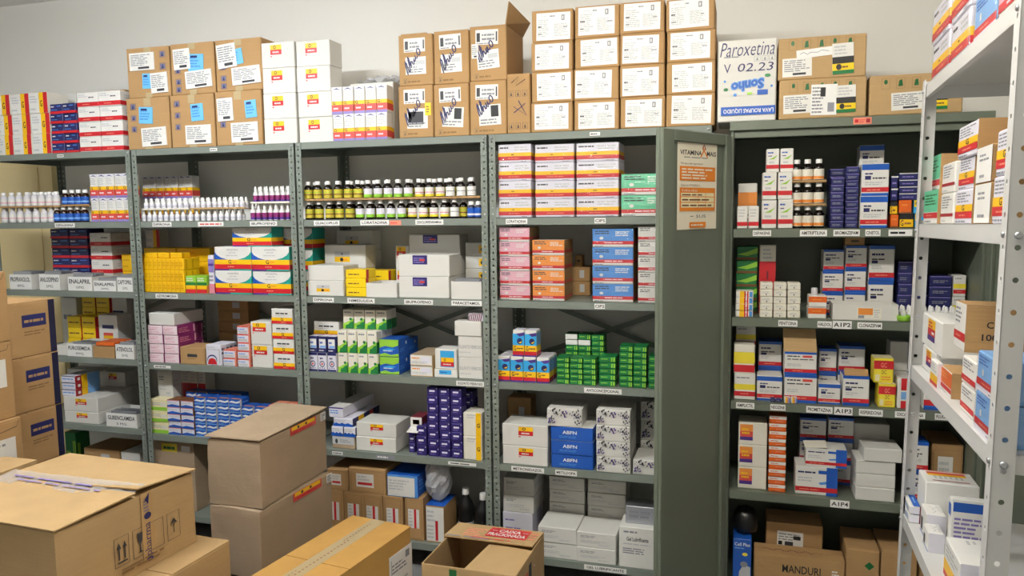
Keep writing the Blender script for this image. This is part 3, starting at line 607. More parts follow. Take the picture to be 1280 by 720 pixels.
 yelred=('yl', {'F': [r(0, .56, 1, .9, 'r'), t(.35, .62, .66, .82, 'GC', 'sal', B_), t(.4, .36, .65, .52, 'DC', 'br'), r(.08, .08, .3, .34, 'cream'), l(.4, .1, .9, .3, 2, 'ol')], 'R': [r(0, .56, 1, .9, 'r')], 'T': [r(0, 0, 1, 1, 'cream')]}),
 redv=('w', {'F': [r(.25, .6, .75, 1, 'r'), r(.25, 0, .75, .25, 'r'), r(.25, .3, .75, .55, 'bs')]}),
 ampl=('w', {'F': [l(.1, .8, .8, .9, 1, 'gy'), r(0, .38, 1, .6, 'yl'), r(0, .14, 1, .32, 'r'), l(.3, .2, .8, .27, 1, 'sal')]}),
 amplb=('wc', {'F': [r(0, .35, 1, .75, 'yl'), r(0, .05, 1, .3, 'r')]}),
 flatyr=('w', {'F': [r(.22, 0, .48, 1, 'y'), r(.48, 0, .56, 1, 'r'), r(.64, 0, .72, 1, 'r'), r(.48, .4, .72, .5, 'r'), r(.78, .1, .95, .9, 'bl')]}),
 smallw=('wc', {'F': [e(.5, .3, .05, .1, 'dk'), l(.15, .45, .8, .75, 2, 'lg')]}),
 orwh=('w', {'F': [r(0, .42, 1, .92, 'o'), l(.2, .58, .8, .76, 1, 'ol')], 'R': [r(0, .42, 1, .92, 'o')]}),
 orst=('o', {'F': [r(0, .55, 1, .97, 'w'), l(.1, .65, .8, .85, 1, 'o'), l(.4, .2, .9, .4, 1, 'sal')], 'R': [r(0, .55, 1, .97, 'w')]}),
 darkgr=('g', {'F': [p([(0, .4), (.5, .6), (1, .9), (1, .5), (.5, .3)], 'gl'), r(0, 0, 1, .18, 'br')]}),
 pinkred=('wc', {'F': [r(0, 0, 1, .76, 'r'), r(.45, .5, .55, .62, 'mr'), l(.2, .79, .8, .96, 3, 'lg')], 'R': []}),
 propof=('w', {'F': [l(.06, .74, .5, .86, 1, 'n'), r(.55, .76, .95, .88, 'b'), l(.06, .45, .4, .65, 2, 'lg'), p([(.55, .45), (.9, .55), (.8, .42), (.6, .38)], 'bl'), r(.74, 0, 1, 1, 'b'), r(0, .12, 1, .28, 'r'), l(.1, .16, .7, .23, 1, 'sal'), r(.0, .9, .74, 1, 'w')], 'R': [r(0, 0, 1, 1, 'b'), r(0, .12, 1, .28, 'r')], 'T': []}),
 yrpbox=('wc', {'F': [r(.05, .35, .5, .62, 'red2'), r(.05, .6, .5, .92, 'ol'), r(.05, .2, .5, .36, 'v'), l(.12, .45, .45, .8, 2, 'y')], 'R': []}),
 openblk=('n', {'F': [r(0, .88, 1, 1, 'w'), l(.15, .3, .85, .6, 1, 'vl')]}),
 greyish=('wcard', {'F': [l(.15, .5, .7, .7, 1, 'gy')]}),
 gblack=('k', {'F': [r(0, .05, 1, .6, 'y'), t(.06, .12, .28, .55, 'G', 'k', B_), l(.36, .2, .9, .45, 1, 'br')]}),
 orsq=('o', {'F': [l(.2, .55, .8, .75, 1, 'ol'), r(0, 0, 1, .12, 'br')]}),
 skyg=('sky', {'F': [r(0, .5, .5, 1, 'yb'), t(.08, .58, .4, .92, 'G', 'k', B_)]}),
 kraftlab=('card', {'F': [s_([(.06, .08), (.94, .08), (.94, .9), (.06, .9), (.06, .08)], .002, 'cardline'), r(.2, .25, .68, .78, 'w'), r(.24, .34, .64, .44, 'r'), l(.24, .5, .6, .72, 2, 'lg')]}),
 kraftlabv=('card', {'F': [s_([(.1, .05), (.9, .05), (.9, .93), (.1, .93), (.1, .05)], .002, 'cardline'), r(.18, .28, .78, .72, 'w'), r(.5, .28, .62, .72, 'r'), l(.22, .32, .45, .7, 5, 'lg')]}),
 blueend=('card', {'F': [r(.03, .04, .97, .96, 'w'), l(.08, .55, .6, .9, 3, 'lg'), r(.52, .06, .66, .6, 'r'), l(.08, .1, .45, .5, 4, 'lg')], 'T': [r(0, 0, 1, 1, 'b')], 'R': [r(0, 0, 1, 1, 'card')]}),
 bluetop=('bl', {'F': [r(.02, .04, .9, .9, 'w'), l(.06, .3, .8, .8, 4, 'lg')], 'T': [r(0, 0, 1, 1, 'b')], 'R': [r(0, 0, 1, 1, 'b'), l(.1, .3, .5, .8, 3, 'bl')]}),
 greenlab=('cardg', {'F': [r(.26, .84, .62, .96, 'yl'), r(.72, .86, .92, .94, 'w'), l(.30, .86, .58, .94, 1, 'g')]}),
 # rack
 bandw=('wcard', {'F': [r(.25, .28, .62, .5, 'y'), r(.25, .5, .62, .72, 'lg'), e(.42, .38, .04, .08, 'k'), l(.46, .32, .6, .45, 1, 'ol'), e(.43, .62, .03, .06, 'gy')]}),
 gstick=('wcard', {'F': [r(.62, .2, .98, .75, 'y'), e(.8, .47, .1, .16, 'k')]}),
 ibup=('wcard', {'F': [r(.28, .56, .57, .98, 'n2'), l(.3, .62, .55, .9, 3, 'vl'), r(.42, .72, .52, .8, 'red2')]}),
 rgreen=('w', {'F': [r(0, .35, 1, 1, 'gm'), l(.08, .55, .9, .9, 4, 'gd'), r(0, .17, 1, .33, 'r'), l(.2, .22, .8, .29, 1, 'sal'), l(.1, .03, .9, .12, 1, 'gy')], 'R': [r(0, 0, 1, 1, 'card')]}),
 rwhite=('w', {'F': [l(.1, .5, .9, .92, 5, 'gy'), r(0, .24, 1, .34, 'rd'), l(.1, .05, .7, .15, 1, 'lg')], 'R': []}),
 ryr=('wl', {'F': [l(.08, .62, .9, .94, 4, 'gy'), r(0, .36, 1, .56, 'y'), t(.4, .38, .56, .55, 'G', 'k', B_), r(0, .16, 1, .36, 'r'), l(.25, .21, .85, .3, 1, 'sal'), l(.05, .03, .8, .12, 1, 'gy')], 'R': [r(0, 0, 1, 1, 'card')]}),
 rpaper=('card', {'F': [r(0, .02, 1, .98, 'ws'), l(.2, .58, .85, .82, 2, 'gy'), l(.25, .12, .75, .28, 1, 'gy')]}),
 rsky=('bs', {'F': [l(.08, .68, .6, .92, 3, 'b'), r(.25, .42, .32, .58, 'w'), r(0, .14, 1, .32, 'r'), l(.25, .19, .8, .27, 1, 'sal'), r(0, 0, 1, .14, 'wl'), l(.6, .03, .95, .1, 1, 'gy')], 'R': [r(0, 0, 1, 1, 'bs')]}),
 rorange=('w', {'F': [r(0, .36, 1, .96, 'o'), l(.1, .6, .6, .85, 2, 'ol'), r(0, .16, 1, .33, 'r'), l(.1, .04, .7, .12, 1, 'lg')], 'R': [r(0, 0, 1, 1, 'card')], 'T': [r(0, 0, 1, 1, 'card')]}),
 rcon=('w', {'F': [l(.08, .55, .7, .92, 4, 'gy'), r(0, .2, 1, .38, 'r'), l(.2, .25, .8, .33, 1, 'sal')], 'R': [r(0, 0, 1, 1, 'card'), t(.2, .52, .52, .66, 'CONT.', 'k', B_), t(.16, .26, .58, .4, '100 AMP', 'k', B_)], 'T': [r(0, 0, 1, 1, 'card')]}),
 rwr=('w', {'F': [l(.1, .6, .9, .92, 3, 'gy'), r(0, .14, 1, .34, 'r'), l(.2, .2, .8, .28, 1, 'sal')], 'R': []}),
 rcol=('ws', {'F': [r(.3, .62, .66, .92, 'y'), r(.3, .42, .66, .64, 'r'), r(.3, .26, .66, .42, 'v'), l(.34, .66, .62, .88, 2, 'red2'), r(.5, .48, .62, .56, 'w')], 'R': [r(0, 0, 1, 1, 'w')], 'T': [r(.3, .4, .7, .8, 'bl')]}),
 rcap=('ws', {'T': [r(.12, .12, .28, .86, 'red2'), r(.28, .12, .42, .86, 'y'), l(.45, .2, .75, .8, 6, 'lg'), r(.8, .15, .85, .85, 'rd'), r(.03, .1, .07, .9, 'sal')]}),
 rblue=('w', {'F': [r(.05, .2, .3, .9, 'n'), l(.4, .2, .9, .8, 2, 'bl')], 'T': [r(0, .35, 1, .95, 'b'), l(.2, .5, .8, .8, 1, 'bs')], 'R': [r(.03, .1, .9, .9, 'wl'), r(.9, 0, 1, 1, 'mr')]}),
 rhand=('ws', {'F': [r(.1, .1, .4, .6, 'dk'), r(0, 0, 1, .05, 'b')], 'T': [s_([(.2, .3), (.35, .5), (.3, .7), (.5, .4), (.6, .6), (.8, .35)], .001, 'gy'), l(.1, .7, .9, .95, 3, 'lg')], 'R': [r(0, 0, 1, 1, 'wl')]}),
 rleaf=('ws', {'R': [r(.06, .78, .95, .94, 'b'), l(.1, .1, .95, .7, 8, 'vl')], 'F': [r(0, .7, 1, .9, 'b')]}),
 ryo=('ws', {'F': [r(0, .12, 1, .45, 'y'), r(0, 0, 1, .14, 'r'), l(.1, .55, .9, .9, 3, 'lg')], 'T': [l(.1, .4, .3, .7, 2, 'lg')], 'R': [r(0, 0, 1, 1, 'wl')]}),
)

# ================================================================== bottles
def doodle(seed, n=60):
    q = random.Random(seed); out = []
    for i in range(n):
        x = q.choice([q.uniform(.02, .2), q.uniform(.75, .97), q.uniform(.2, .8)]); y = q.uniform(.15, .92) if x < .22 or x > .72 else q.uniform(.5, .9)
        a = q.uniform(.02, .055); b_ = q.uniform(.05, .16); k = q.uniform(-1, 1) * .03
        out.append(p([(x, y), (x + a, y + k), (x + a + k, y + b_), (x + k * .5, y + b_ * .7)], q.choice(['ink', 'k', 'dk', 'v'])))
    return out
DES['doodle'] = ('wcard', {'F': doodle(3), 'R': []})
def bottle_kind(kind):
    B, C, Lb = MB(), MB(), MB()
    if kind in ('syrY', 'syrG', 'syrP', 'syrW', 'cabO'):
        R = .0195
        B.lathe([(R * .9, 0), (R, .003), (R, .052), (R * .85, .060), (R * .48, .067), (R * .46, .072)], 'syrup', 16)
        C.lathe([(.0115, .0695), (.0118, .071), (.0118, .0835), (.0105, .0855)], 'capw', 14)
        col = dict(syrY='olive', syrG='wl', syrP='w', syrW='ws', cabO='wc')[kind]
        Lb.lathe([(R + .0004, .008), (R + .0004, .048)], col, 16, cap=False)
        if kind == 'syrG': Lb.lathe([(R + .0007, .008), (R + .0007, .022)], 'gl', 16, cap=False)
        if kind == 'syrP': Lb.lathe([(R + .0007, .008), (R + .0007, .018)], 'yl', 16, cap=False); Lb.lathe([(R + .0007, .024), (R + .0007, .028)], 'pm', 16, cap=False)
        if kind == 'syrY': Lb.lathe([(R + .0007, .022), (R + .0007, .027)], 'br', 16, cap=False); Lb.lathe([(R + .0007, .034), (R + .0007, .037)], 'gl', 16, cap=False)
        if kind == 'syrW': Lb.lathe([(R + .0007, .028), (R + .0007, .031)], 'gy', 16, cap=False)
        if kind == 'cabO': Lb.lathe([(R + .0007, .010), (R + .0007, .021)], 'ol', 16, cap=False)
    elif kind == 'blueS':
        R = .0175
        B.lathe([(R * .9, 0), (R, .003), (R, .048), (R * .6, .055), (R * .55, .058)], 'nk', 14); C.lathe([(.0125, .0565), (.0125, .0705), (.011, .072)], 'capw', 14)
        Lb.lathe([(R + .0004, .006), (R + .0004, .044)], 'b', 14, cap=False); Lb.lathe([(R + .0007, .012), (R + .0007, .02)], 'wl', 14, cap=False)
    elif kind == 'amb':
        R = .0185
        B.lathe([(R * .9, 0), (R, .003), (R, .048), (R * .85, .056), (R * .5, .062), (R * .48, .066)], 'amber', 16); C.lathe([(.0125, .0635), (.0125, .0785), (.011, .080)], 'capw', 14)
        Lb.lathe([(R + .0004, .007), (R + .0004, .044)], 'b', 16, cap=False); Lb.lathe([(R + .0007, .016), (R + .0007, .024)], 'bs', 16, cap=False)
    elif kind == 'wht':
        R = .0185
        B.lathe([(R * .9, 0), (R, .003), (R, .046), (R * .85, .056), (R * .5, .062), (R * .48, .066)], 'pet', 16); C.lathe([(.0115, .0635), (.0115, .0755), (.010, .077)], 'capw', 14)
        Lb.lathe([(R + .0004, .008), (R + .0004, .042)], 'w', 16, cap=False); Lb.lathe([(R + .0007, .020), (R + .0007, .026)], 'p', 16, cap=False)
    elif kind in ('drop', 'droppk'):
        R = .0118; k = 1.0 if kind == 'drop' else 1.42
        B.lathe([(R * .9, 0), (R, .002 * k), (R, .027 * k), (R * .8, .033 * k), (R * .5, .036 * k), (R * .5, .038 * k)], 'plw', 12)
        C.lathe([(.0068, .0355 * k), (.0066, .044 * k), (.0035, .053 * k), (.0022, .0545 * k)], 'capw', 12)
        if kind == 'drop': Lb.lathe([(R + .0003, .005), (R + .0003, .025)], 'wl', 12, cap=False); Lb.lathe([(R + .0005, .012), (R + .0005, .016)], 'lg', 12, cap=False)
        else: Lb.lathe([(R + .0003, .003), (R + .0003, .014)], 'v', 12, cap=False); Lb.lathe([(R + .0003, .014), (R + .0003, .035)], 'm', 12, cap=False)
    elif kind == 'big':
        R = .037
        B.lathe([(R * .92, 0), (R, .005), (R, .11), (R * .96, .125), (R, .135), (R, .15), (R * .8, .172), (R * .42, .200), (R * .36, .212)], 'blk', 20)
        C.lathe([(.0155, .209), (.016, .211), (.016, .235), (.0145, .238)], 'capw', 16); Lb.lathe([(R + .0005, .02), (R + .0005, .085)], 'lg', 20, cap=False)
    return B.mesh('bottle'), C.mesh('cap'), Lb.mesh('label')
_BK = {}
def bottle(kind, label, group, loc, name='syrup_bottle'):
    if kind not in _BK: _BK[kind] = bottle_kind(kind)
    b_, c, lb = _BK[kind]
    o = tag(obj(name, b_, None, loc, random.uniform(0, 6.28)), label, 'bottle', group)
    obj('cap', c, o); obj('label', lb, o); return o
def brow(kind, label, z, xs, yp, yf, name='syrup_bottle', rows=1, dy=.045, jit=.002, group=None):
    for x in xs:
        for j in range(rows):
            X = W(x, yp, yf)[0]
            bottle(kind, label, group or label, (X, yf + dy * j + random.uniform(-jit, jit), z), name)
def lin_(a, b_, n): return [a + (b_ - a) * i / (n - 1) for i in range(n)]
def tray(label, x0, x1, yp, z, yf, d, m='card', th=.003):
    X0, X1 = W(x0, yp, yf)[0], W(x1, yp, yf)[0]; mb = MB(); w = X1 - X0
    mb.box(-w / 2, 0, 0, w / 2, d, th, m, .0008); mb.box(-w / 2, 0, th, w / 2, .0015, th + .006, m)
    tag(obj('cardboard_tray', mb, None, ((X0 + X1) / 2, yf, z)), label, 'tray')
z = ZS['S2']
# first unit
brow('wht', 'white plastic bottle in the lower tier beside the yellow door', z, [6, 16, 26, 36, 46, 56, 65], 267, .045, 'medicine_bottle')
tray('thin cardboard sheet between the two tiers of white bottles', -4, 75, 255, z + .0775, .02, .16)
brow('wht', 'white plastic bottle in the upper tier on a cardboard sheet', z + .081, [5, 14.5, 24, 33.5, 43, 52.5, 62, 71], 245, .045, 'medicine_bottle')
brow('wht', 'white plastic bottle at the back of the upper tier', z + .081, [4, 14.5, 25, 36, 47, 57, 67], 243, .10, 'medicine_bottle')
brow('wht', 'white plastic bottle at the back of the lower tier', z, [8, 24, 40, 56], 265, .10, 'medicine_bottle')
brow('amb', 'amber bottle with blue label in the lower tier of five', z, [72, 80.5, 89, 97.5, 106], 266, .045, 'medicine_bottle')
tray('thin cardboard sheet under the upper amber bottles', 76, 111, 254, z + .0805, .02, .09)
brow('amb', 'amber bottle with blue label in the upper tier of four', z + .0845, [81.5, 90, 98, 106.5], 242, .045, 'medicine_bottle')
# second unit: droppers
brow('drop', 'small white dropper bottle in the lower tier above the DIPIRONA tag', z, lin_(180, 229, 8), 268, .04, 'dropper_bottle', rows=2, dy=.03)
tray('thin card sheet between dropper tiers above the DIPIRONA tag', 177, 236, 260, z + .0548, .02, .10, 'wc')
brow('drop', 'small white dropper bottle in the upper tier above the DIPIRONA tag', z + .058, lin_(183, 233, 8), 252, .04, 'dropper_bottle', rows=2, dy=.03)
brow('drop', 'small white dropper bottle in the lower tier above the red lettered tag', z, lin_(239, 299, 9), 268, .04, 'dropper_bottle', rows=2, dy=.03)
tray('thin card sheet between dropper tiers above the red lettered tag', 237, 306, 260, z + .0548, .02, .10, 'cardl')
brow('drop', 'small white dropper bottle in the upper tier above the red lettered tag', z + .058, lin_(240.5, 303, 10), 252, .04, 'dropper_bottle', rows=2, dy=.03)
brow('droppk', 'pink and violet labelled dropper bottle in the lower tier', z, lin_(316, 360, 7), 264, .04, 'dropper_bottle', rows=2, dy=.03)
tray('thin white card sheet under the upper pink labelled droppers', 313, 362, 251, z + .0778, .02, .10, 'wc')
brow('droppk', 'pink and violet labelled dropper bottle in the upper tier', z + .081, lin_(319.5, 361, 7), 238, .04, 'dropper_bottle', rows=2, dy=.03)
# third unit: syrups
yf = .045
brow('syrY', 'dark syrup bottle with yellow label in the lower tier', z, [387, 399.5, 412, 424.5, 437], 260, yf)
brow('syrG', 'dark syrup bottle with white and green label in the lower tier', z, [450, 463, 476, 489, 502], 260, yf)
brow('syrP', 'dark syrup bottle with white yellow and pink label in the lower tier', z, [515.5, 529, 542.5, 556], 260, yf)
brow('syrW', 'dark syrup bottle with plain white label in the lower tier', z, [568.5], 260, yf)
brow('syrY', 'dark syrup bottle with yellow label beside the small blue ones', z, [579.5], 260, yf + .03)
brow('blueS', 'small dark blue bottle with white cap beside the post', z, [589, 598.5], 262, yf - .005)
tray('brown cardboard sheet between the two tiers of syrup bottles', 381, 600, 246, z + .0858, .018, .16)
zu = z + .0892
brow('syrY', 'dark syrup bottle with yellow label in the upper tier', zu, [385, 397, 410, 422.5, 435, 447.5], 233, yf)
brow('syrG', 'dark syrup bottle with white and green label in the upper tier', zu, [460, 472.5, 485, 497.5, 510.5], 233, yf)
brow('syrP', 'dark syrup bottle with white yellow and pink label in the upper tier', zu, [524, 537, 550], 233, yf)
brow('syrW', 'dark syrup bottle with plain white label in the upper tier', zu, [563, 576.5, 589.5], 233, yf)
brow('syrY', 'dark syrup bottle at the back of the upper tier', zu, lin_(394, 588, 14), 231, yf + .05)
brow('syrY', 'dark syrup bottle at the back of the lower tier', z, lin_(394, 560, 8), 258, yf + .05)

# ================================================================== cardboard cartons
from mathutils import noise as mnoise
def soft_box(mb, w, d, h, m, amp, seed):
    """a worn carton: each side is a grid whose middle gives way a little; corners are crushed"""
    n = 12; off = Vector((seed * 3.1, seed * 1.7, seed * .9))
    def dent(P_):
        P_ = Vector(P_); c = Vector((0, 0, h / 2)); f = mnoise.noise(P_ * 5 + off) * .5 + .5; g_ = max(0, mnoise.noise(P_ * 14 + off)) * .5
        ex = [abs(P_.x) > w / 2 - .02, abs(P_.y) > d / 2 - .02, P_.z > h - .02 or P_.z < .02]
        k = amp * (f + g_) * (1.6 if sum(ex) >= 2 and P_.z > .02 else 1)
        q = P_.copy()
        for i, (lo, hi) in enumerate(((-w / 2, w / 2), (-d / 2, d / 2), (0, h))):
            if abs(P_[i] - hi) < 1e-6: q[i] -= k
            elif abs(P_[i] - lo) < 1e-6 and i < 2: q[i] += k
        return q
    for f, (o, u, v, nn) in list(FACES(w, d, h).items()) + [('D', ((-w / 2, d / 2, 0), (w, 0, 0), (0, -d, 0), (0, 0, -1)))]:
        o, u, v = Vector(o), Vector(u), Vector(v)
        P_ = [dent(o + u * (i / n) + v * (j / n)) for j in range(n + 1) for i in range(n + 1)]
        mb.geo(P_, [(j * (n + 1) + i, j * (n + 1) + i + 1, (j + 1) * (n + 1) + i + 1, (j + 1) * (n + 1) + i) for j in range(n) for i in range(n)], m, True)
def carton(label, w, d, h, loc, rz=0.0, m='card', parts=(), prints=None, name='cardboard_box', seam=True, group=None, bev=.004, tape='tape', mtx=None, soft=0, seed=1):
    mb = MB(); fc = FACES(w, d, h)
    hb = h - .003 if seam else h
    if soft: soft_box(mb, w, d, hb, m, soft, seed)
    else: mb.box(-w / 2, -d / 2, 0, w / 2, d / 2, hb, m, bev)
    if seam:                                # two top flaps with an open joint between them
        for (ya, yb) in ((-d / 2 + .001, -.0018), (.0018, d / 2 - .001)): mb.box(-w / 2 + .001, ya, hb - .006, w / 2 - .001, yb, h, m, .001)
    for f, els in (prints or {}).items(): mb.print(*fc[f], els)
    o = obj(name, mb, None, loc, rz)
    if mtx is not None: o.matrix_world = mtx
    tag(o, label, 'box', group)
    for pi_, (nm, f, rc, bg, els, tilt) in enumerate(parts):
        org, u, v, n = [Vector(q) for q in fc[f]]
        c = org + u * (rc[0] + rc[2]) / 2 + v * (rc[1] + rc[3]) / 2
        hu, hv = u.normalized(), v.normalized(); a = math.radians(tilt)
        uu = (hu * math.cos(a) + hv * math.sin(a)) * u.length * (rc[2] - rc[0]); vv = (hv * math.cos(a) - hu * math.sin(a)) * v.length * (rc[3] - rc[1])
        q = MB(); og = c - uu / 2 - vv / 2; th = .0006 + .0012 * pi_
        A = [og, og + uu, og + uu + vv, og + vv]; Bt = [x_ + n * th for x_ in A]
        q.geo(A + Bt, [(4, 5, 6, 7), (0, 1, 5, 4), (1, 2, 6, 5), (2, 3, 7, 6), (3, 0, 4, 7)], bg)
        q.print(og + n * th, uu, vv, n, els); obj(nm, q, o)
    return o
def place(x0, x1, ytop, z, yf, d):
    X0, X1, ZT = span(x0, x1, ytop, z, yf)
    return (X1 - X0), d, ZT - z, ((X0 + X1) / 2, yf + d / 2, z)
def TP(face, a, b_, w=.16, c=.5): return ('tape', face, (c - w / 2, a, c + w / 2, b_), 'tape', [], 0)
LAB = lambda n=5: [l(.06, .26, .94, .92, n + 2, 'gy'), r(.35, .08, .8, .2, 'dk')]
def icons(xs, y, sz, col='ink', asp=1.0):
    out = []
    for x in xs:
        out.append(s_([(x, y), (x + sz, y), (x + sz, y + sz * asp), (x, y + sz * asp), (x, y)], .0012, col))
        if col == 'ink': out.append(r(x + sz * .1, y + sz * asp * .1, x + sz * .9, y + sz * asp * .9, 'tapeb'))
        out.append(p([(x + sz * .3, y + sz * asp * .15), (x + sz * .7, y + sz * asp * .15), (x + sz * .5, y + sz * asp * .85)], col))
    return out
z1 = ZS['S1']
# six cartons with blue stickers
base = [z1] * 3
cols = [(159, 212, 59, 122), (213.5, 268, 53.5, 118), (269.5, 327, 48.5, 113.5)]
for row in range(2):
    for i, (a, b_, yt, ys) in enumerate(cols):
        w, d, h, loc = place(a, b_, ys if row == 0 else yt, base[i], .02, .30)
        base[i] += h
        ic = {'F': icons([.1], .56 if row == 0 else .2, .13, 'ink', .9) + icons([.1], .34 if row == 0 else .05, .13, 'ink', .9) + icons([.1], .78 if row == 0 else .42, .13, 'ink', .9)} if not (row == 1 and i == 0) else {'F': icons([.78], .78, .14, 'ink', .9) + icons([.78], .54, .14, 'ink', .9)}
        if row == 0:
            P = [TP('F', .84, .999), TP('F', .001, .08), ('blue_sticker', 'F', (.3 + .18 * i, .5 - .05 * i * 0, .62 + .14 * i, .82), 'bc', [l(.1, .2, .85, .85, 4, 'bl'), r(.15, .78, .6, .9, 'n')], (-3, 3, 4)[i]), ('label', 'F', (.34, .06, .92, .42), 'w', LAB(), (2, 0, 1)[i])]
            if i == 2: P.append(('label', 'F', (.06, .46, .4, .88), 'w', LAB(6), 2))
        else:
            P = [TP('F', .88, .999), TP('F', .001, .1), ('blue_sticker', 'F', ((.36, .18, .56, .48), (.42, .45, .76, .78), (.22, .5, .6, .8))[i], 'bc', [l(.1, .2, .85, .85, 4, 'bl'), r(.15, .78, .6, .9, 'n')], (-2, -3, 8)[i]),
                 ('label', 'F', ((.08, .55, .66, .9), (.08, .5, .46, .9), (.05, .46, .46, .92))[i], 'w', LAB(), (0, 2, 5)[i]), ('label', 'F', ((.56, .08, .95, .48), (.34, .12, .94, .46), (.36, .12, .97, .46))[i], 'w', LAB(), (2, 3, 3)[i])]
        carton('brown carton with blue sticker and white label, %s row, %s' % (('bottom', 'top')[row], ('beside the red striped boxes', 'middle of three', 'beside the white boxes')[i]), w, d, h, loc, 0, 'card', P, ic)
# white cartons with stickers
zt, X0, X1 = S('white carton with yellow and red sticker in the first tall column', 'stickw', z1, 327.5, 369, 52, 1, 4, d=.112, yf=.02, name='white_carton')
S('white carton with generic sticker in the column beside the bundled boxes', 'stickw', z1, 371, 414, 50, 1, 4, d=.112, yf=.02, name='white_carton')
S('white carton behind the sticker column on the top shelf', 'plainw', z1, 371, 414, 58, 1, 4, d=.112, yf=.14, name='white_carton')
S('white bundled syrup box with yellow and red bands on the top shelf', 'gpack', z1, 414.8, 484, 107, 5, 2, d=.05, yf=.02)
S('white bundled syrup box behind the front bundle on the top shelf', 'gpack', z1, 421, 486, 108, 5, 2, d=.05, yf=.075)
# crumpled film over the bundles
mb = MB(); q = random.Random(5); nx_, ny_ = 14, 7; P_ = []
for j in range(ny_):
    for i in range(nx_): P_.append((i / (nx_ - 1) * .24 - .12, j / (ny_ - 1) * .12, .012 + q.uniform(-.010, .014) + .03 * math.sin(math.pi * i / (nx_ - 1)) * math.sin(math.pi * j / (ny_ - 1))))
mb.geo(P_, [(j * nx_ + i, j * nx_ + i + 1, (j + 1) * nx_ + i + 1, (j + 1) * nx_ + i) for j in range(ny_ - 1) for i in range(nx_ - 1)], bag_mat())
Xc = W(470, 104, .12)[0]
S('white carton lying under crumpled plastic behind the bundled syrup boxes', 'plainw', z1, 437, 492, 103, 1, 1, d=.16, yf=.135, name='white_carton')
tag(obj('plastic_sheet', mb, None, (Xc, .16, W(470, 103, .135)[1] - .004)), 'crumpled clear plastic sheet on top of the bundled syrup boxes', 'plastic sheet')
# cartons with pen writing
PEN = [(0, .0), (.04, .35), (.10, .75), (.16, .95), (.17, .75), (.12, .35), (.10, .05), (.15, -.02), (.22, .2), (.30, .7), (.36, .98), (.37, .8), (.31, .35), (.29, .02), (.34, .25), (.40, .42), (.45, .35), (.44, .08), (.49, .03), (.54, .2), (.58, .42), (.57, .12), (.61, .02), (.66, .2), (.69, .42), (.69, .12), (.74, .05), (.80, .2)]
def scrawl(seed, x0, y0, x1, y1):
    q = random.Random(seed); ux, uy = x1 - x0, y1 - y0; vx, vy = -.16, .22
    f = lambda a, b_: (x0 + ux * a + vx * b_, y0 + uy * a + vy * b_)
    ring = [f(.93 + .09 * math.cos(v * .63), .3 + .25 * math.sin(v * .63)) for v in range(11)]
    return [s_([f(a + q.uniform(-.01, .01), b_ + q.uniform(-.03, .03)) for a, b_ in PEN], .0055, 'ink'), s_(ring, .005, 'ink')]
base = [z1] * 3; cols = [(498.5, 541, 43, 107), (542.5, 586, 38, 105), (587.5, 633, 32, 101)]
tops = []
for row in range(2):
    for i, (a, b_, yt, ys) in enumerate(cols):
        w, d, h, loc = place(a, b_, ys if row == 0 else yt, base[i], .02, .26); base[i] += h
        P = [('label', 'F', (.16, .66, .78, .93), 'w', [r(.05, .2, .2, .8, 'dk'), l(.28, .25, .85, .8, 2, 'gy'), r(.9, .2, .96, .85, 'dk'), l(.05, .02, .7, .16, 1, 'gy')], (0, 1, -1)[i])]
        if row: P.append(('label', 'F', (.2, .22, .8, .56), 'w', [l(.05, .08, .9, .5, 3, 'gy'), r(.5, .55, .95, .8, 'lg')], (0, 1, 4)[i]))
        else: P.append(('label', 'F', (.25, .18, .85, .56), 'w', [r(.06, .2, .8, .85, 'dk') if i == 0 else r(.55, .4, .9, .95, 'k'), l(.06, .05, .9, .35, 2, 'gy')], (-1, -4, 2)[i]))
        if row == 0 and i == 0: P.append(('yellow_sticker', 'F', (.78, .42, .95, .66), 'yb', [l(.2, .2, .8, .8, 3, 'br')], 0))
        if row == 1 and i == 2: P.append(('label', 'F', (.05, .42, .23, .68), 'w', LAB(3), 0))
        pr = {'F': icons([.14], .05, .07, 'dk', 1.3) + [l(.25, .05, .7, .12, 1, 'cardline')]}
        o = carton('brown carton with pen signature, %s row, %s' % (('bottom', 'top')[row], ('next to the bundled syrup boxes', 'middle of three', 'by the stack of white labelled cartons')[i]), w, d, h, loc, 0, 'card', P, pr)
        q = MB(); q.print((-w / 2, -d / 2 - .0018, 0), (w, 0, 0), (0, 0, h), (0, -1, 0), scrawl(row * 3 + i, .28, .22 + .12 * (i == 2), .66, .62)); obj('handwriting', q, o)
        if row == 1: tops.append((w, d, h, o))
w, d, h, o = tops[2]
mb = MB(); mb.geo([(w / 2 - .004, -d / 2, h), (w / 2, -d / 2, h), (w / 2, d / 2, h), (w / 2 - .004, d / 2, h), (w / 2 + .01, -d / 2 + .005, h + .092), (w / 2 + .014, -d / 2 + .005, h + .092), (w / 2 + .035, d / 2, h + .06), (w / 2 + .031, d / 2, h + .06)], [(0, 1, 5, 4), (1, 2, 6, 5), (2, 3, 7, 6), (3, 0, 4, 7), (4, 5, 6, 7), (0, 3, 2, 1)], 'card'); obj('flap', mb, o)
w, d, h, o = tops[0]
mb = MB(); mb.box(-w / 2 + .01, -d / 2 + .004, h, w / 2 - .03, -d / 2 + .09, h + .006, 'card', .001); obj('flap', mb, o)
w, d, h, loc = place(634, 662.5, 92, z1, .02, .2)
carton('narrow brown carton with black marks between the signed and white labelled cartons', w, d, h, loc, 0, 'card', [], {'F': icons([.08, .38, .68], .62, .2, 'dk', .5) + icons([.08, .38, .68], .08, .2, 'dk', .5) + [s_([(.2, .85), (.5, .95), (.4, .8), (.8, .9)], .003, 'k'), s_([(.3, .35), (.8, .5), (.3, .45), (.85, .3), (.5, .55)], .004, 'ink')]})
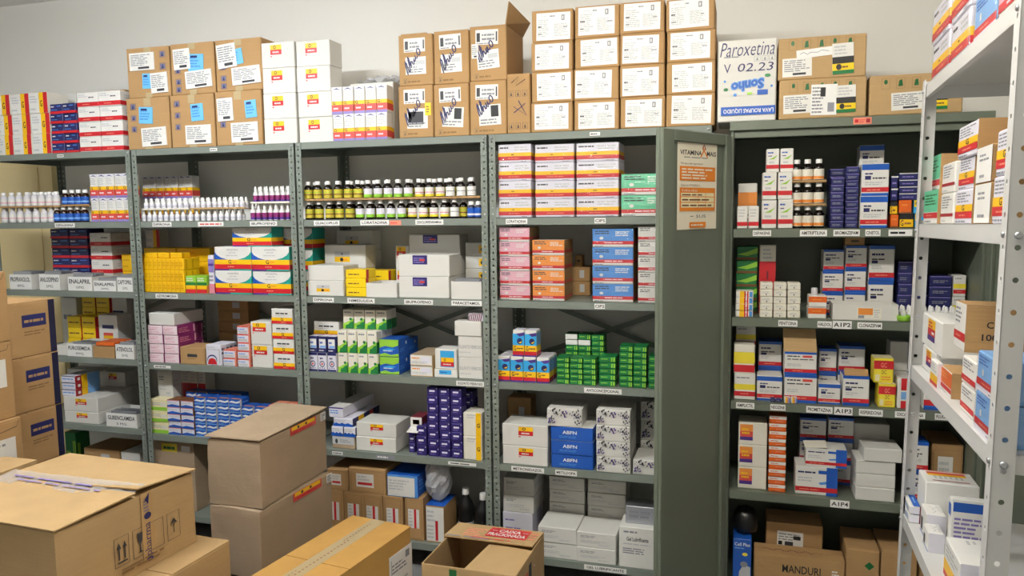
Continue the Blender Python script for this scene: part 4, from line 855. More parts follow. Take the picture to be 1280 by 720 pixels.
# sixteen cartons with big white labels
base = [z1] * 4; XL = [(664, 715.5), (718, 773.5), (775.5, 831), (833.5, 894)]
YT = [[128, 125, 121, 117], [89, 85, 81, 77], [52, 47, 41, 38], [12, 6.5, 1.5, -2.5]]
q = random.Random(11)
for row in range(4):
    for i in range(4):
        a, b_ = XL[i]; dx = q.uniform(-.8, .8)
        w, d, h, loc = place(a + dx, b_ + dx, YT[row][i], base[i], .015, .24); base[i] += h
        x0 = q.uniform(.03, .13); y0 = q.uniform(.05, .1)
        els = [l(.05, .12, .45, .78, 9, 'lg'), l(.05, .45, .2, .55, 1, 'dk'), l(.05, .2, .18, .27, 1, 'dk'), l(.52, .12, .95, .6, 8, 'lg'), r(.74, .7, .83, .9, 'gy'), r(.765, .74, .80, .86, 'w'), l(.4, .83, .58, .92, 1, 'gy'), l(.1, .85, .36, .9, 1, 'lg'), l(.8, .42, .95, .5, 1, 'gy')]
        carton('brown carton with large white label, %s row, %s' % (('lowest', 'second', 'third', 'topmost')[row], ('column beside the narrow brown carton', 'second column from the narrow carton', 'second column from the cabinet', 'column nearest the detergent carton')[i]), w, d, h - .0005, loc, 0, 'card', [('label', 'F', (x0, y0, x0 + .82, y0 + .86), 'ws', els, q.uniform(-1.5, 1.5))])
# on the cabinet
zc = CH
w, d, h, loc = place(897.5, 970.5, 49, zc, .0, .25)
carton('white detergent carton with pen writing standing upside down on the cabinet', w, d, h, loc, 0, 'wcard', [], {'F': [
    t(.03, .80, .96, .97, 'Paroxetina', 'ink', dict(shear=.3, bold=-.004)), l(.1, .78, .45, .81, 1, 'gy'), *icons([.62, .75, .87], .73, .1, 'gy', .6), t(.10, .60, .22, .71, 'V', 'ink'), t(.34, .61, .95, .71, '02.23', 'ink', dict(shear=.15)),
    t(.22, .37, .80, .51, 'Sonho', 'bl', dict(flip=True, bold=.075, tilt=.35)), t(.24, .385, .78, .495, 'Sonho', 'b', dict(flip=True, bold=.02, tilt=.35)), e(.14, .4, .04, .02, 'g'), e(.85, .55, .05, .02, 'g'), e(.55, .34, .05, .015, 'gl'), r(.68, .32, .86, .38, 'b'), e(.3, .33, .03, .02, 'bl'), e(.12, .5, .02, .015, 'bl'), e(.92, .42, .02, .015, 'bl'),
    r(.06, .08, .99, .185, 'b'), t(.10, .105, .96, .165, 'LAVA ROUPAS LIQUIDO', 'ws', dict(flip=True, bold=.02))]}, seam=False)
def green_icons(xs, y): 
    out = []
    for i, x in enumerate(xs):
        out += [s_([(x, y), (x + .09, y), (x + .09, y + .26), (x, y + .26), (x, y)], .001, 'cardline'), (e(x + .045, y + .17, .02, .06, 'gd') if i % 3 == 0 else p([(x + .02, y + .05), (x + .03, y + .2), (x + .06, y + .22), (x + .07, y + .06)], 'gd'))]
    return out
def gyl(els=()): return [r(0, 0, 1, .12, 'g'), r(0, .12, 1, .34, 'yb'), r(0, .34, 1, .56, 'k'), l(.1, .62, .9, .95, 3, 'lg'), e(.3, .23, .13, .1, 'k'), l(.45, .17, .9, .29, 1, 'br')]
w, d, h, loc = place(974, 1083, 98, zc, .0, .28)
carton('lower brown carton with shipping label of the pair on the cabinet', w, d, h, loc, 0, 'cardl', [('label', 'F', (.05, .15, .38, .62), 'w', LAB(4), 1), ('label', 'F', (.37, .08, .67, .85), 'ws', [l(.05, .05, .5, .95, 8, 'gy'), r(.36, .6, .55, .9, 'k'), r(.65, .1, .9, .4, 'gy')], -1), ('label', 'F', (.66, .12, .88, .8), 'w', gyl(), 1)], {'F': green_icons([.12, .28, .45, .6, .77], .68)})
z2 = zc + h
w, d, h, loc = place(973, 1083, 45, z2, .0, .28)
carton('upper brown carton with a paper strip of the pair on the cabinet', w, d, h, loc, 0, 'cardl', [('label', 'F', (.05, .08, .39, .52), 'w', LAB(4), 1), ('paper_strip', 'F', (.21, .52, .62, .72), 'ws', [s_([(.1, .5), (.2, .7), (.3, .4), (.4, .6), (.6, .5), (.7, .7), (.9, .5)], .0015, 'ink')], 4), ('label', 'F', (.62, .08, .86, .8), 'w', gyl(), 2)], {'F': green_icons([.12, .28, .45, .6, .77], .7)})
w, d, h, loc = place(1087, 1204, 92, zc, .0, .28)
carton('single brown carton on the cabinet beside the light grey rack', w, d, h, loc, 0, 'cardl', [('label', 'F', (.24, .12, .6, .56), 'w', LAB(4), 2), ('label', 'F', (.62, .1, .84, .75), 'w', gyl(), 0)], {'F': green_icons([.13, .29, .46], .66)})
mb = MB(); mb.box(0, -.0006, 0, .062, 0, .024, 'sal'); mb.print((0, -.0006, 0), (.062, 0, 0), (0, 0, .024), (0, -1, 0), [r(.08, .25, .28, .75, 'r'), r(.7, .2, .92, .8, 'rd'), l(.32, .2, .68, .8, 2, 'red2')])
obj('sticker', mb, cab, (W(1066, 152)[0] - CX0, -.0125, CH - .029))

# ================================================================== boxes on the first unit
S('white box with upright yellow and red band on top of the first unit', 'gband', z1, -9, 61.5, 117, 3, 3, d=.13, cols=('outer column', 'middle column', 'by navy'))
S('plain white box behind the navy boxes on top of the first unit', 'plainw', z1, 64, 96, 116.5, 2, 1, d=.1, yf=.2)
S('navy box with red base in the stack on top of the first unit', 'navyred', z1, 62.5, 96, 129, 2, 5, d=.13, cols=('by banded boxes', 'by striped boxes'))
S('white box with red stripe in the stack on top of the first unit', 'whitered', z1, 96.8, 152, 114, 2, 4, d=.13, cols=('by navy', 'by carton'))
S('brown carton end behind the red striped boxes on top of the first unit', 'backbrown', z1, 130, 158, 112, 1, 1, d=.1, yf=.16, name='cardboard_box')
z = ZS['S2']
S('bundled white syrup box with yellow and red bands beside the amber bottles', 'gpack', z, 112, 164, 217, 5, 2, d=.06)
S('bundled syrup box in the shade behind the white droppers', 'gpack', z, 178, 241, 220, 7, 2, d=.06, yf=.25)
z = ZS['S3']
def open_tray(label, x0, x1, ytop, z, yf, d, m='wcard', text=None, sub=None, dark=False, fm=None):
    X0, X1, ZT = span(x0, x1, ytop, z, yf); w = X1 - X0; h = ZT - z; mb = MB(); th = .002
    mb.box(-w / 2, 0, 0, w / 2, d, th, m)
    for (a, b_, c, e_) in ((-w / 2, 0, w / 2, th), (-w / 2, d - th, w / 2, d), (-w / 2, th, -w / 2 + th, d - th), (w / 2 - th, th, w / 2, d - th)): mb.box(a, b_, th, c, e_, h, m)
    o = tag(obj('open_box', mb, None, ((X0 + X1) / 2, yf, z)), label, 'box')
    if text:
        q = MB(); q.box(-w / 2 + .002, -.0008, .002, w / 2 - .002, 0, h - .001, 'ws')
        q.print((-w / 2, -.0008, 0), (w, 0, 0), (0, 0, h), (0, -1, 0), [t(.06, .52, .94, .82, text, 'k', B_)] + ([t(.34, .16, .66, .34, sub, 'dk')] if sub else [])); obj('label', q, o)
    return (X0, X1, h)
def blisters(label, X0, X1, z, yf, n, hgt):
    mb = MB(); w = (X1 - X0) * .8; mb.box(-w / 2, -.0012, 0, w / 2, .0012, hgt, 'blister')
    for i in range(5): mb.lathe([(.006, .001), (.005, .003)], 'w', 8, -w / 2 + w * (i + .5) / 5, 0)
    me = mb.mesh('blister_strip')
    for i in range(n):
        o = obj('blister_strip', me, None, ((X0 + X1) / 2, yf + .012 + .02 * i, z + .003), math.radians(random.uniform(-3, 3))); tag(o, label, 'blister', label)
        o.rotation_euler.x = math.radians(random.uniform(-8, 2))
for (a, b_, yt, tx, sb) in ((12, 39.5, 343, 'PROPRANOLOL', '40MG'), (49, 75, 343, 'ANLODIPINO', '5MG'), (85, 115, 346, 'ENALAPRIL', '10MG'), (117, 145, 351, 'ENALAPRIL', '20MG'), (146.5, 166, 347, 'CAPTOPRIL', '25MG')):
    X0, X1, h = open_tray('open white box labelled %s %s' % (tx, sb), a, b_, yt, z, .012, .15, text=tx, sub=sb)
    blisters('silver blister strip in the %s %s box' % (tx, sb), X0, X1, z, .015, 5, h + .012)
S('navy box in the shade stacked behind the PROPRANOLOL and ANLODIPINO boxes', 'navyred', z, 64, 110, 286, 2, 6, d=.12, yf=.19)
S('white box with red stripe stacked behind the ENALAPRIL boxes', 'whitered', z, 112, 139, 291, 1, 4, d=.18, yf=.18)
S('yellow box behind the CAPTOPRIL box', 'yellow', z, 152, 168, 318, 1, 2, d=.1, yf=.2)
z = .922
X0, X1, h = open_tray('open white box labelled FUROSEMIDA', 84, 115, 430, z, .012, .17, text='FUROSEMIDA', sub='40MG')
blisters('silver blister strip in the FUROSEMIDA box', X0, X1, z, .015, 4, h + .004)
X0, X1, h = open_tray('open brown and pink box between the FUROSEMIDA and ATENOLOL boxes', 116.5, 143, 433, z, .012, .17, m='card')
S('flat orange red packet lying across the brown tray', 'orsq', z + h, 118, 141, 428, 1, 1, d=.13, yf=.016)
X0, X1, h = open_tray('open white box labelled ATENOLOL', 144.5, 167.5, 431, z, .012, .17, text='ATENOLOL', sub='50 MG')
blisters('silver blister strip in the ATENOLOL box', X0, X1, z, .015, 4, h + .008)
S('low white box beside the FUROSEMIDA box', 'plainw', z, 66, 83, 432, 1, 1, d=.16, yf=.015)
S('yellow box in the front stack on the FUROSEMIDA shelf', 'yelbr', z, 84, 119, 396, 2, 3, d=.09, yf=.2, cols=('outer', 'by the white box'))
S('yellow box in the back stack on the FUROSEMIDA shelf', 'yelbr', z, 103, 138, 372, 2, 5, d=.08, yf=.31)
zt, _, _ = S('white box with blue and red label, lower of the pair on the FUROSEMIDA shelf', 'labbox', z, 122, 146, 394, 1, 1, d=.11, yf=.195)
S('white box with blue and red label behind the lower one on the FUROSEMIDA shelf', 'labbox', z, 137, 160, 371, 1, 1, d=.08, yf=.33)
S('pale box behind the cardboard stack on the FUROSEMIDA shelf', 'greyish', z, 76, 96, 372, 1, 1, d=.1, yf=.31)
z = .563
zt, _, _ = S('long white box with sticker, lowest on the GLIBENCLAMIDA shelf', 'stickw2', z, 80, 123, 515, 1, 1, d=.24, yf=.02)
zt, _, _ = S('long white box with sticker, second lowest on the GLIBENCLAMIDA shelf', 'stickw2', zt, 78, 121, 497, 1, 1, d=.24, yf=.02)
S('small box with purple and yellow end on the GLIBENCLAMIDA shelf', 'purpyel', zt, 76, 94, 470, 1, 3, d=.16, yf=.03)
S('long white box with sticker, lower back one behind the GLIBENCLAMIDA box', 'stickw2', z, 122, 157, 483, 1, 1, d=.13, yf=.28)
S('long white box with sticker, upper back one behind the GLIBENCLAMIDA box', 'stickw2', W(140, 483, .28)[1] + .0006, 124, 156, 465, 1, 1, d=.13, yf=.28)
X0, X1, h = open_tray('open white box labelled GLIBENCLAMIDA', 133, 171, 517, z, .012, .17, text='GLIBENCLAMIDA', sub='5 MG')
blisters('silver blister strip in the GLIBENCLAMIDA box', X0, X1, z, .015, 4, h + .006)
S('pale box at the back above the purple and yellow ones', 'greyish', z, 84, 118, 462, 1, 1, d=.1, yf=.3)
z = ZS['S6']
S('flat brown carton at the back of the bottom shelf of the first unit', 'backbrown', z, 105, 150, 562, 1, 2, d=.2, yf=.1, name='cardboard_box')
S('flat white box on the bottom shelf of the first unit', 'plainw', z, 152, 176, 566, 1, 2, d=.2, yf=.1)
S('bright green box standing at the back of the bottom shelf', 'green', z, 82, 96, 541, 1, 1, d=.1, yf=.2)

# ================================================================== second unit
z = ZS['S3']
S('yellow box bundle in the front stack above the AZITROMICINA tag', 'yelpack', z, 179, 230, 323, 1, 3, d=.12)
zt = W(204, 323, .02)[1]
S('single yellow box laid on the front bundle above the AZITROMICINA tag', 'yellow', zt, 181, 227, 316, 3, 1, d=.06, yf=.03)
S('yellow box bundle at the back above the AZITROMICINA tag', 'yelbig', z, 180, 262, 310, 2, 3, d=.12, yf=.20)
S('green lidded box with yellow and red base beside the yellow bundles', 'greenlid', z, 231, 258, 345, 2, 1, d=.1)
S('narrow white and violet box between the green lids and the amoxicilina boxes', 'violet', z, 259.5, 267, 319, 1, 1, d=.12, yf=.03)
za, _, _ = S('white amoxicilina box with blue and teal corners in the front stack', 'amox', z, 268, 362.5, 308.5, 2, 2, d=.12, cols=('beside violet box', 'by post'))
S('white amoxicilina box behind the front stack, upper one', 'amox', za, 289, 339, 284, 1, 1, d=.10, yf=.04)
S('tall white box with yellow and red band behind the yellow bundles', 'gband', z, 182, 200, 287, 1, 1, d=.07, yf=.35)
z = ZS['S4']
zt, _, _ = S('pink box with magenta end in the front stack', 'pink', z, 185, 222.5, 407, 2, 4, d=.135, cols=('by the post', 'by the brown carton'))
S('pink box with magenta end in the stack behind', 'pink', z, 205, 238, 405, 1, 4, d=.10, yf=.165)
S('open white carton lying on the pink boxes', 'plainw', zt, 185, 217, 391.5, 1, 1, d=.22, yf=.02)
S('small plain brown carton beside the pink boxes', 'plaincard', z, 224, 255.5, 434, 1, 1, d=.13, name='cardboard_box')
S('white box with a red and navy round emblem', 'redcirc', z, 256.5, 276.5, 431, 1, 1, d=.03)
S('white box with a navy print in the row behind the round emblem', 'redcirc', z, 258, 278, 431, 1, 1, d=.03, yf=.052, ny=4)
S('salmon edged box in the low stack of two', 'salmon', z, 278, 295, 437.5, 1, 2, d=.09)
S('salmon edged box in the tall stack of five', 'salmon', z, 295.5, 312, 408, 1, 5, d=.1)
S('white carton with generic sticker, stack of two beside the salmon edged boxes', 'stickw3', z, 313, 339.5, 402.5, 1, 2, d=.14, name='white_carton')
S('white box with yellow and red stripes in the column by the post', 'gstripe', z, 340, 367, 386, 1, 4, d=.12)
S('brown carton with small label in the shaded back column', 'backbrown', z, 272, 311, 375, 1, 5, d=.1, yf=.33, name='cardboard_box')
z = ZS['S5']
S('pale green and white box in the stack at the end', 'greenwh', z, 188, 209, 499, 1, 3, d=.06)
S('white and blue box in the front pair of columns', 'bluewh', z, 209, 242, 501, 2, 5, d=.08, cols=('by the green boxes', 'by the blue boxes'))
S('small blue box in the first pair of columns above the carton flap', 'bluesm', z, 242.5, 270.5, 498, 2, 6, d=.08)
S('small blue box in the second pair of columns', 'bluesm', z, 271, 301, 499, 2, 6, d=.08)
S('small blue box in the last low column', 'bluesm', z, 302, 333, 509, 2, 5, d=.08)
S('small blue and orange box in the back row', 'bluesm', z, 232, 300, 492, 5, 5, d=.08, yf=.12)
S('small salmon box at the far end of the blue boxes', 'salmon', z, 335, 366, 508, 2, 4, d=.1)
S('white box with grey print behind the pale green boxes', 'lubri', z, 197, 216, 462, 1, 2, d=.07, yf=.085)
S('maroon edged box in the shaded row at the back', 'pinkred', z, 219, 257, 463, 4, 1, d=.08, yf=.225)
z = ZS['S6']
S('beige carton with green label under the blue boxes', 'greenlab', z, 190, 244, 557, 1, 1, d=.22, yf=.05, name='cardboard_box', top=.50)

# ================================================================== third unit
z = ZS['S3']
zt, _, _ = S('white carton with dark and yellow sticker, lower of the pair over DIPIRONA', 'bandw', z, 384, 429.5, 351, 1, 1, d=.15, name='white_carton') if 'bandw' in DES else (0, 0, 0)
S('white carton without sticker, upper of the pair over DIPIRONA', 'plainw', zt, 383.5, 429, 332, 1, 1, d=.15, name='white_carton')
zb, _, _ = S('white carton with yellow sticker in the row behind DIPIRONA', 'bandw', z, 405, 457, 306, 1, 2, d=.11, yf=.19, name='white_carton')
S('white carton with yellow sticker at the top of the back column behind DIPIRONA', 'bandw', z, 421, 466, 288, 1, 3, d=.10, yf=.32, name='white_carton')
S('white amoxicilina box with teal end standing by the post', 'amox', z, 346, 391, 285, 1, 3, d=.12, yf=.16)
S('yellow box in the front stack above the NIMESULIDA tag', 'yelbr', z, 431, 457.5, 337, 1, 3, d=.1)
S('yellow box with red end behind the NIMESULIDA stack', 'yelbr', z, 460, 486, 338, 1, 2, d=.1, yf=.19)
X0, X1, h = open_tray('low open white box beside the NIMESULIDA stack', 458, 496, 354, z, .02, .15)
zt, _, _ = S('white carton with purple sticker, bottom of the IBUPROFENO stack', 'ibup', z, 498, 561.5, 346, 1, 1, d=.14, name='white_carton')
S('white carton with purple sticker, middle of the IBUPROFENO stack', 'ibup', zt, 497, 561.5, 318.5, 1, 1, d=.14, name='white_carton')
S('white carton with purple sticker at the back of the IBUPROFENO stack', 'ibup', z, 511, 575, 293, 1, 3, d=.12, yf=.18, name='white_carton')
S('small white carton standing between the yellow boxes and the IBUPROFENO stack', 'stickw3', z, 494, 512, 307, 1, 2, d=.08, yf=.2)
S('white carton with round yellow sticker in the column behind PARACETAMOL', 'gstick', z, 581, 609, 303, 1, 4, d=.12, yf=.2)
X0, X1, h = open_tray('open white box above the PARACETAMOL tag', 564, 602, 352, z, .015, .16, text=None)
blisters('red and silver blister strip in the PARACETAMOL box', X0, X1, z, .02, 4, h + .008)
z = ZS['S4']
zt, _, _ = S('white box with round navy emblem in the bottom row of three', 'navcirc', z, 385.5, 420, 441, 3, 1, d=.06)
S('navy box with white square in the upper row of three', 'navsq', zt, 385.5, 420, 420.5, 3, 1, d=.06, jit=.3)
S('box with yellow and red stripes lying behind the navy boxes', 'gstripe', z, 392, 424, 402, 1, 3, d=.15, yf=.10)
zt, _, _ = S('cream box with green leaves in the bottom row', 'greenleaf', z, 422, 472.5, 441.5, 4, 1, d=.055, ny=3, cols=('by navy boxes', 'second from navy boxes', 'third from navy boxes', 'by blue waves boxes'))
zt2, _, _ = S('cream box with green leaves in the middle row', 'greenleaf', zt, 421, 471, 413.5, 4, 1, d=.055, ny=3, cols=('by navy boxes', 'second from navy boxes', 'third from navy boxes', 'by blue waves boxes'))
S('cream box with green leaves in the top row set back', 'greenleaf', zt2, 428, 483, 387, 4, 1, d=.055, yf=.075, ny=2)
S('box with blue waves over green in the front stack', 'bluegreen', z, 473.5, 498.5, 424.5, 1, 2, d=.12, yf=.03)
S('box with blue waves over green in the back stack', 'bluegreen', z, 484, 510, 424, 1, 2, d=.12, yf=.16)
S('white box with orange edged label in the stack of two', 'orangelab', z, 512, 540.5, 444, 1, 2, d=.2)
zt, _, _ = S('low white box with blue label under the rainbow labelled box', 'bluetag', z, 541.5, 571, 461.5, 1, 1, d=.12)
S('white box with blue yellow and red label on the low white box', 'rainbow', zt, 543, 571, 436.5, 1, 1, d=.1)
zt, _, _ = S('white box printed SULFATO FERROSO in the corner stack', 'sulf', z, 572, 603, 420.5, 1, 2, d=.14)
zt, _, _ = S('plain white open carton on the SULFATO FERROSO stack', 'plainw', zt, 567.5, 602, 401.5, 1, 1, d=.14)
S('maroon patterned box on the white corner stack', 'patt', zt, 585, 606, 391.5, 1, 1, d=.1, yf=.03)
z = ZS['S5']
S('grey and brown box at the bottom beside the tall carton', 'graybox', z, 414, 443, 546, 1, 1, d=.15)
zt = W(428, 546, .02)[1]
zt, _, _ = S('white box with blue wave edge beside the tall carton', 'whbl', zt, 413, 444, 534, 2, 1, d=.15)
S('white box with blue edge and colourful side', 'whbl', zt, 416, 441, 523, 1, 1, d=.28, yf=.03)
S('long white box lying on the colourful sided one', 'longw', W(428, 523, .03)[1] + .001, 410, 429, 509.5, 1, 1, d=.32, yf=.03)
S('white carton with sticker in the low stack of two on the fifth level', 'stickw2', z, 444.5, 495, 529, 1, 2, d=.16, name='white_carton')
S('purple box in the tall block of three columns', 'purple', z, 533.5, 577.5, 485, 3, 8, d=.07, cols=('by short column', 'middle', 'by yellow striped box'))
S('purple box in the short end column', 'purple', z, 519.5, 533, 533, 1, 3, d=.07)
S('purple box at the back of the tall block', 'purple', z, 546, 592, 488, 3, 8, d=.07, yf=.11)
S('white box with yellow G stripe beside the purple block', 'whyel', z, 578.5, 602.5, 516, 1, 2, d=.12)
zt = W(528, 528, .04)[1]
mb = MB()
for (a, b_, c, d_, e_, f_) in ((-.028, 0, 0, .028, .1, .0015), (-.028, 0, .0435, .028, .1, .045), (-.028, 0, .0015, -.0265, .1, .0435), (.0265, 0, .0015, .028, .1, .0435), (-.0265, .0985, .0015, .0265, .1, .0435)): mb.box(a, b_, c, d_, e_, f_, 'mr')
for (a, c, d_, f_) in ((-.028, 0, .028, .012), (-.028, .034, .028, .045), (-.028, .012, -.016, .034), (.016, .012, .028, .034)): mb.box(a, -.001, c, d_, 0, f_, 'w')
ob = tag(obj('torn_box', mb, None, (W(520, 520, .05)[0], .05, z + .123)), 'small red box with torn open white end beside the purple block', 'box')
q = MB(); q.geo([(-.028, 0, 0), (.028, 0, 0), (.02, -.035, -.018), (-.034, -.035, -.018), (-.028, 0, .001), (.028, 0, .001), (.02, -.035, -.017), (-.034, -.035, -.017)], [(0, 3, 2, 1), (4, 5, 6, 7), (0, 1, 5, 4), (2, 3, 7, 6), (1, 2, 6, 5), (3, 0, 4, 7)], 'w'); obj('flap', q, ob)
S('purple box lying under the torn red box', 'purple', z, 510, 519, 533.5, 1, 3, d=.07, yf=.05, top=z + .1225)
z = ZS['S6']
zt, _, _ = S('kraft carton with upright label in the bottom row', 'kraftlabv', z, 405, 504, 617, 4, 1, d=.22, name='cardboard_box', cols=('behind the grey cartons', 'second beside the grey cartons', 'third beside the grey cartons', 'under the wide kraft carton'))
S('kraft carton with upright label beside the blue topped box', 'kraftlabv', z, 505, 529, 622, 1, 1, d=.22, name='cardboard_box')
S('kraft carton with red striped label in the upper row', 'kraftlab', zt, 408, 434, 587, 1, 1, d=.2, name='cardboard_box')
S('wide kraft carton with red striped label in the upper row', 'kraftlab', zt, 435.5, 482, 586, 1, 1, d=.2, name='cardboard_box')
S('blue topped white box with a loose label on the kraft cartons', 'bluetop', zt, 483, 522, 594, 1, 1, d=.17)
S('blue topped white box with red stripe standing on end', 'blueend', z, 531, 555, 633, 1, 1, d=.16)
for (X, yfv) in ((-1.205, .12), (-1.115, .18), (-1.105, .075)):
    bottle('big', 'large dark bottle with white cap at the end of the bottom shelf', 'large dark bottles on the bottom shelf', (X, yfv, z), 'large_bottle')
q = random.Random(3); mb = MB(); P_ = []; F_ = []; n1, n2 = 12, 18
for i in range(n1 + 1):
    for j in range(n2):
        a = math.pi * i / n1; b2 = 2 * math.pi * j / n2; rr_ = 1 + q.uniform(-.13, .13); k = .45 + .55 * min(1, i / n1 * 1.0)
        P_.append((.062 * rr_ * math.sin(a) * math.cos(b2), .055 * rr_ * math.sin(a) * math.sin(b2), -.108 * math.cos(a) * (1 + q.uniform(-.05, .05))))
for i in range(n1):
    for j in range(n2): F_.append((i * n2 + j, i * n2 + (j + 1) % n2, (i + 1) * n2 + (j + 1) % n2, (i + 1) * n2 + j))
mb.geo(P_, F_, bag_mat(), False)
bz = z + (W(545, 632, .02)[1] - z)
tag(obj('plastic_bag', mb, None, (W(548, 606, .09)[0], .09, W(544, 633, .02)[1] + .111)), 'crumpled clear plastic bag on the blue topped box beside the dark bottles', 'plastic bag')

# ================================================================== fourth unit
z = ZS['S2']
for (a, b_, nm) in ((622.5, 664.5, 'first'), (668.5, 718, 'second'), (720, 774, 'third')):
    S('shrink wrapped pack with yellow and red stripes in the %s column over LORATADINA' % nm, 'lorat', z, a, b_, 180 if nm != 'third' else 178, 1, 4, d=.16, name='wrapped_pack', wrap=True, jit=.3)
S('shrink wrapped green pack beside the striped packs', 'vitgreen', z, 776, 836, 217, 1, 2, d=.16, name='wrapped_pack', wrap=True, jit=.3)
z = ZS['S3']
S('shrink wrapped pink pack in the stack of five', 'vitpink', z, 624, 662.5, 284, 1, 5, d=.16, name='wrapped_pack', wrap=True, jit=.3)
S('shrink wrapped orange pack in the stack of four', 'vitorange', z, 665, 706, 300, 1, 4, d=.16, name='wrapped_pack', wrap=True, jit=.3)
S('shrink wrapped blue pack in the stack of four', 'vitblue', z, 740, 792, 286, 1, 4, d=.16, name='wrapped_pack', wrap=True, jit=.3)
S('shrink wrapped white pack with red stripe by the cabinet door', 'vitwhite', z, 797, 842, 283, 1, 5, d=.16, name='wrapped_pack', wrap=True, jit=.3)
S('brown carton at the back between the orange and blue packs', 'backbrown', z, 712, 738, 334, 1, 2, d=.12, yf=.25, name='cardboard_box')
S('small brown box on the brown carton between the packs', 'plaincard', W(725, 334, .25)[1], 718, 728, 319, 1, 1, d=.06, yf=.27, name='cardboard_box')
z = ZS['S4']
zt, _, _ = S('sky blue box with yellow and red bands in the lower row', 'multi', z, 622, 687, 446, 4, 1, d=.07, ny=2, cols=('by post', 'second from post', 'third from post', 'by green boxes'))
S('sky blue box with yellow and red bands in the upper row of two', 'multi', zt, 640, 671, 413, 2, 1, d=.07, cols=('by post', 'by green boxes'))
S('green box in the front block of three columns', 'green', z, 695, 745, 447.5, 3, 5, d=.08, yf=.02, cols=('by sky blue boxes', 'middle', 'by single stack'))
S('green box in the set back block behind the front block', 'green', z, 706, 755, 418, 3, 8, d=.08, yf=.13, alt={(0, 7): 'whend', (0, 6): 'whend', (1, 6): 'whend'})
S('green box in the single stack of six', 'green', z, 748.5, 770, 446, 1, 5, d=.08)
S('green box in the tall pair of columns', 'green', z, 773.5, 808.5, 433, 2, 7, d=.08, cols=('beside the single stack', 'toward the cabinet door'))
S('green box in the stack by the cabinet door', 'green', z, 810, 842, 446, 2, 5, d=.08)
z = ZS['S5']
zt, _, _ = S('white bag like carton with sticker, lower one above the METRONIDAZOL tag', 'stickw2', z, 628, 685, 558, 1, 1, d=.16, yf=.01, name='white_carton')
S('white bag like carton with sticker, upper one above the METRONIDAZOL tag', 'stickw2', zt, 627, 685, 531, 1, 1, d=.16, yf=.01, name='white_carton')
zt, _, _ = S('bright blue carton with white lettering in the stack of three', 'abfn', z, 688, 741.5, 534, 1, 3, d=.2, yf=.01)
S('white carton with dark doodle print on the blue cartons', 'doodle', zt, 682, 726.5, 511, 1, 1, d=.17, yf=.005, rz=.04)
S('white carton with dark doodle print in the stack of four', 'doodle', z, 744.5, 788, 513, 1, 4, d=.2, yf=.005)
S('white carton with dark doodle print lying low beside the cabinet door', 'doodle', z, 790.5, 836, 576, 1, 1, d=.17, yf=.015)
S('white carton with dark doodle print in the shaded back stack', 'doodle', z, 800, 850, 503, 1, 3, d=.14, yf=.21)
S('brown carton standing behind the white sticker cartons', 'backbrown', z, 634, 664, 497, 1, 1, d=.1, yf=.3, name='cardboard_box')
z = ZS['S6']
zt, _, _ = S('lilac white carton at the bottom of the stack beside the post', 'lilac', z, 628, 666, 641, 1, 1, d=.2, yf=.12, name='white_carton')
S('white carton with faint print in the stack beside the post', 'lubri', zt, 628, 667, 598, 1, 2, d=.2, yf=.12, name='white_carton')
S('white carton with faint print in the front left pair on the bottom shelf', 'lubri', z, 672, 721.5, 660, 1, 2, d=.18, yf=.01, name='white_carton')
S('white carton with faint print in the front right pair on the bottom shelf', 'lubri', z, 720, 770.5, 667, 1, 2, d=.18, yf=.01, name='white_carton')
S('white carton with faint print in the middle back column', 'lubri', z, 686, 731, 597, 1, 5, d=.14, yf=.20, name='white_carton')
S('white carton with faint print in the right back column', 'lubri', z, 734, 783, 601, 1, 5, d=.14, yf=.20, name='white_carton')
zt, _, _ = S('white gel carton with black lettering by the cabinet door', 'gel', z, 773, 823, 660, 1, 1, d=.16, yf=.01, name='white_carton')
S('silver wrapped pack lying on the gel carton', 'silver', zt, 781, 826, 634, 1, 1, d=.10, yf=.05)

# ================================================================== inside the cabinet
z = ZC['C1']
S('small white box with red stripe in the front pair of the cabinet', 'smred', z, 921, 949.5, 257.5, 2, 1, d=.05, yf=.03, cols=('by the hinge', 'by the swoosh boxes'))
S('white box with ochre band behind the small front pair', 'ochre', z, 922, 947, 229, 1, 1, d=.08, yf=.14)
zt, _, _ = S('white box with green swoosh and red stripe, lowest pair', 'depa', z, 952, 991.5, 249.5, 2, 1, d=.1, yf=.03, cols=('by ochre banded box', 'by dark bottles'))
zt, _, _ = S('white box with green swoosh and red stripe, middle pair', 'depa', zt, 952.5, 990.5, 215, 2, 1, d=.1, yf=.03, cols=('by ochre banded box', 'by dark bottles'))
S('white box with green swoosh and red stripe, top pair', 'depa', zt, 957, 992, 185.5, 2, 1, d=.08, yf=.05, cols=('by ochre banded box', 'by dark bottles'))
for k in range(3):
    zz = z + .089 * k
    brow('cabO', 'dark bottle with orange labelled base, %s tier in the cabinet' % ('lowest', 'middle', 'top')[k], zz, [996, 1009.5, 1023.5], 270 - 28 * k, .07, 'syrup_bottle')
    if k < 2: tray('brown cardboard sheet over the %s tier of cabinet bottles' % ('lowest', 'middle')[k], 990, 1033, 256 - 28 * k, zz + .0858, .045, .1, 'card')
S('navy box in the first column of the cabinet', 'navy', z, 1038, 1056, 222, 1, 7, d=.1, yf=.03)
S('navy box in the second column of the cabinet', 'navy', z, 1056.5, 1074, 208, 1, 9, d=.1, yf=.04)
S('navy box lying at the back of the navy columns', 'navy', z, 1036, 1056, 211, 1, 8, d=.1, yf=.14)
zt, _, _ = S('white box with blue and red bands in the front stack of two', 'cine', z, 1076, 1111.5, 204, 1, 2, d=.1, yf=.03)
S('white box with blue and red bands in the shaded stack behind', 'cine', z, 1073, 1105, 181, 1, 3, d=.1, yf=.16)
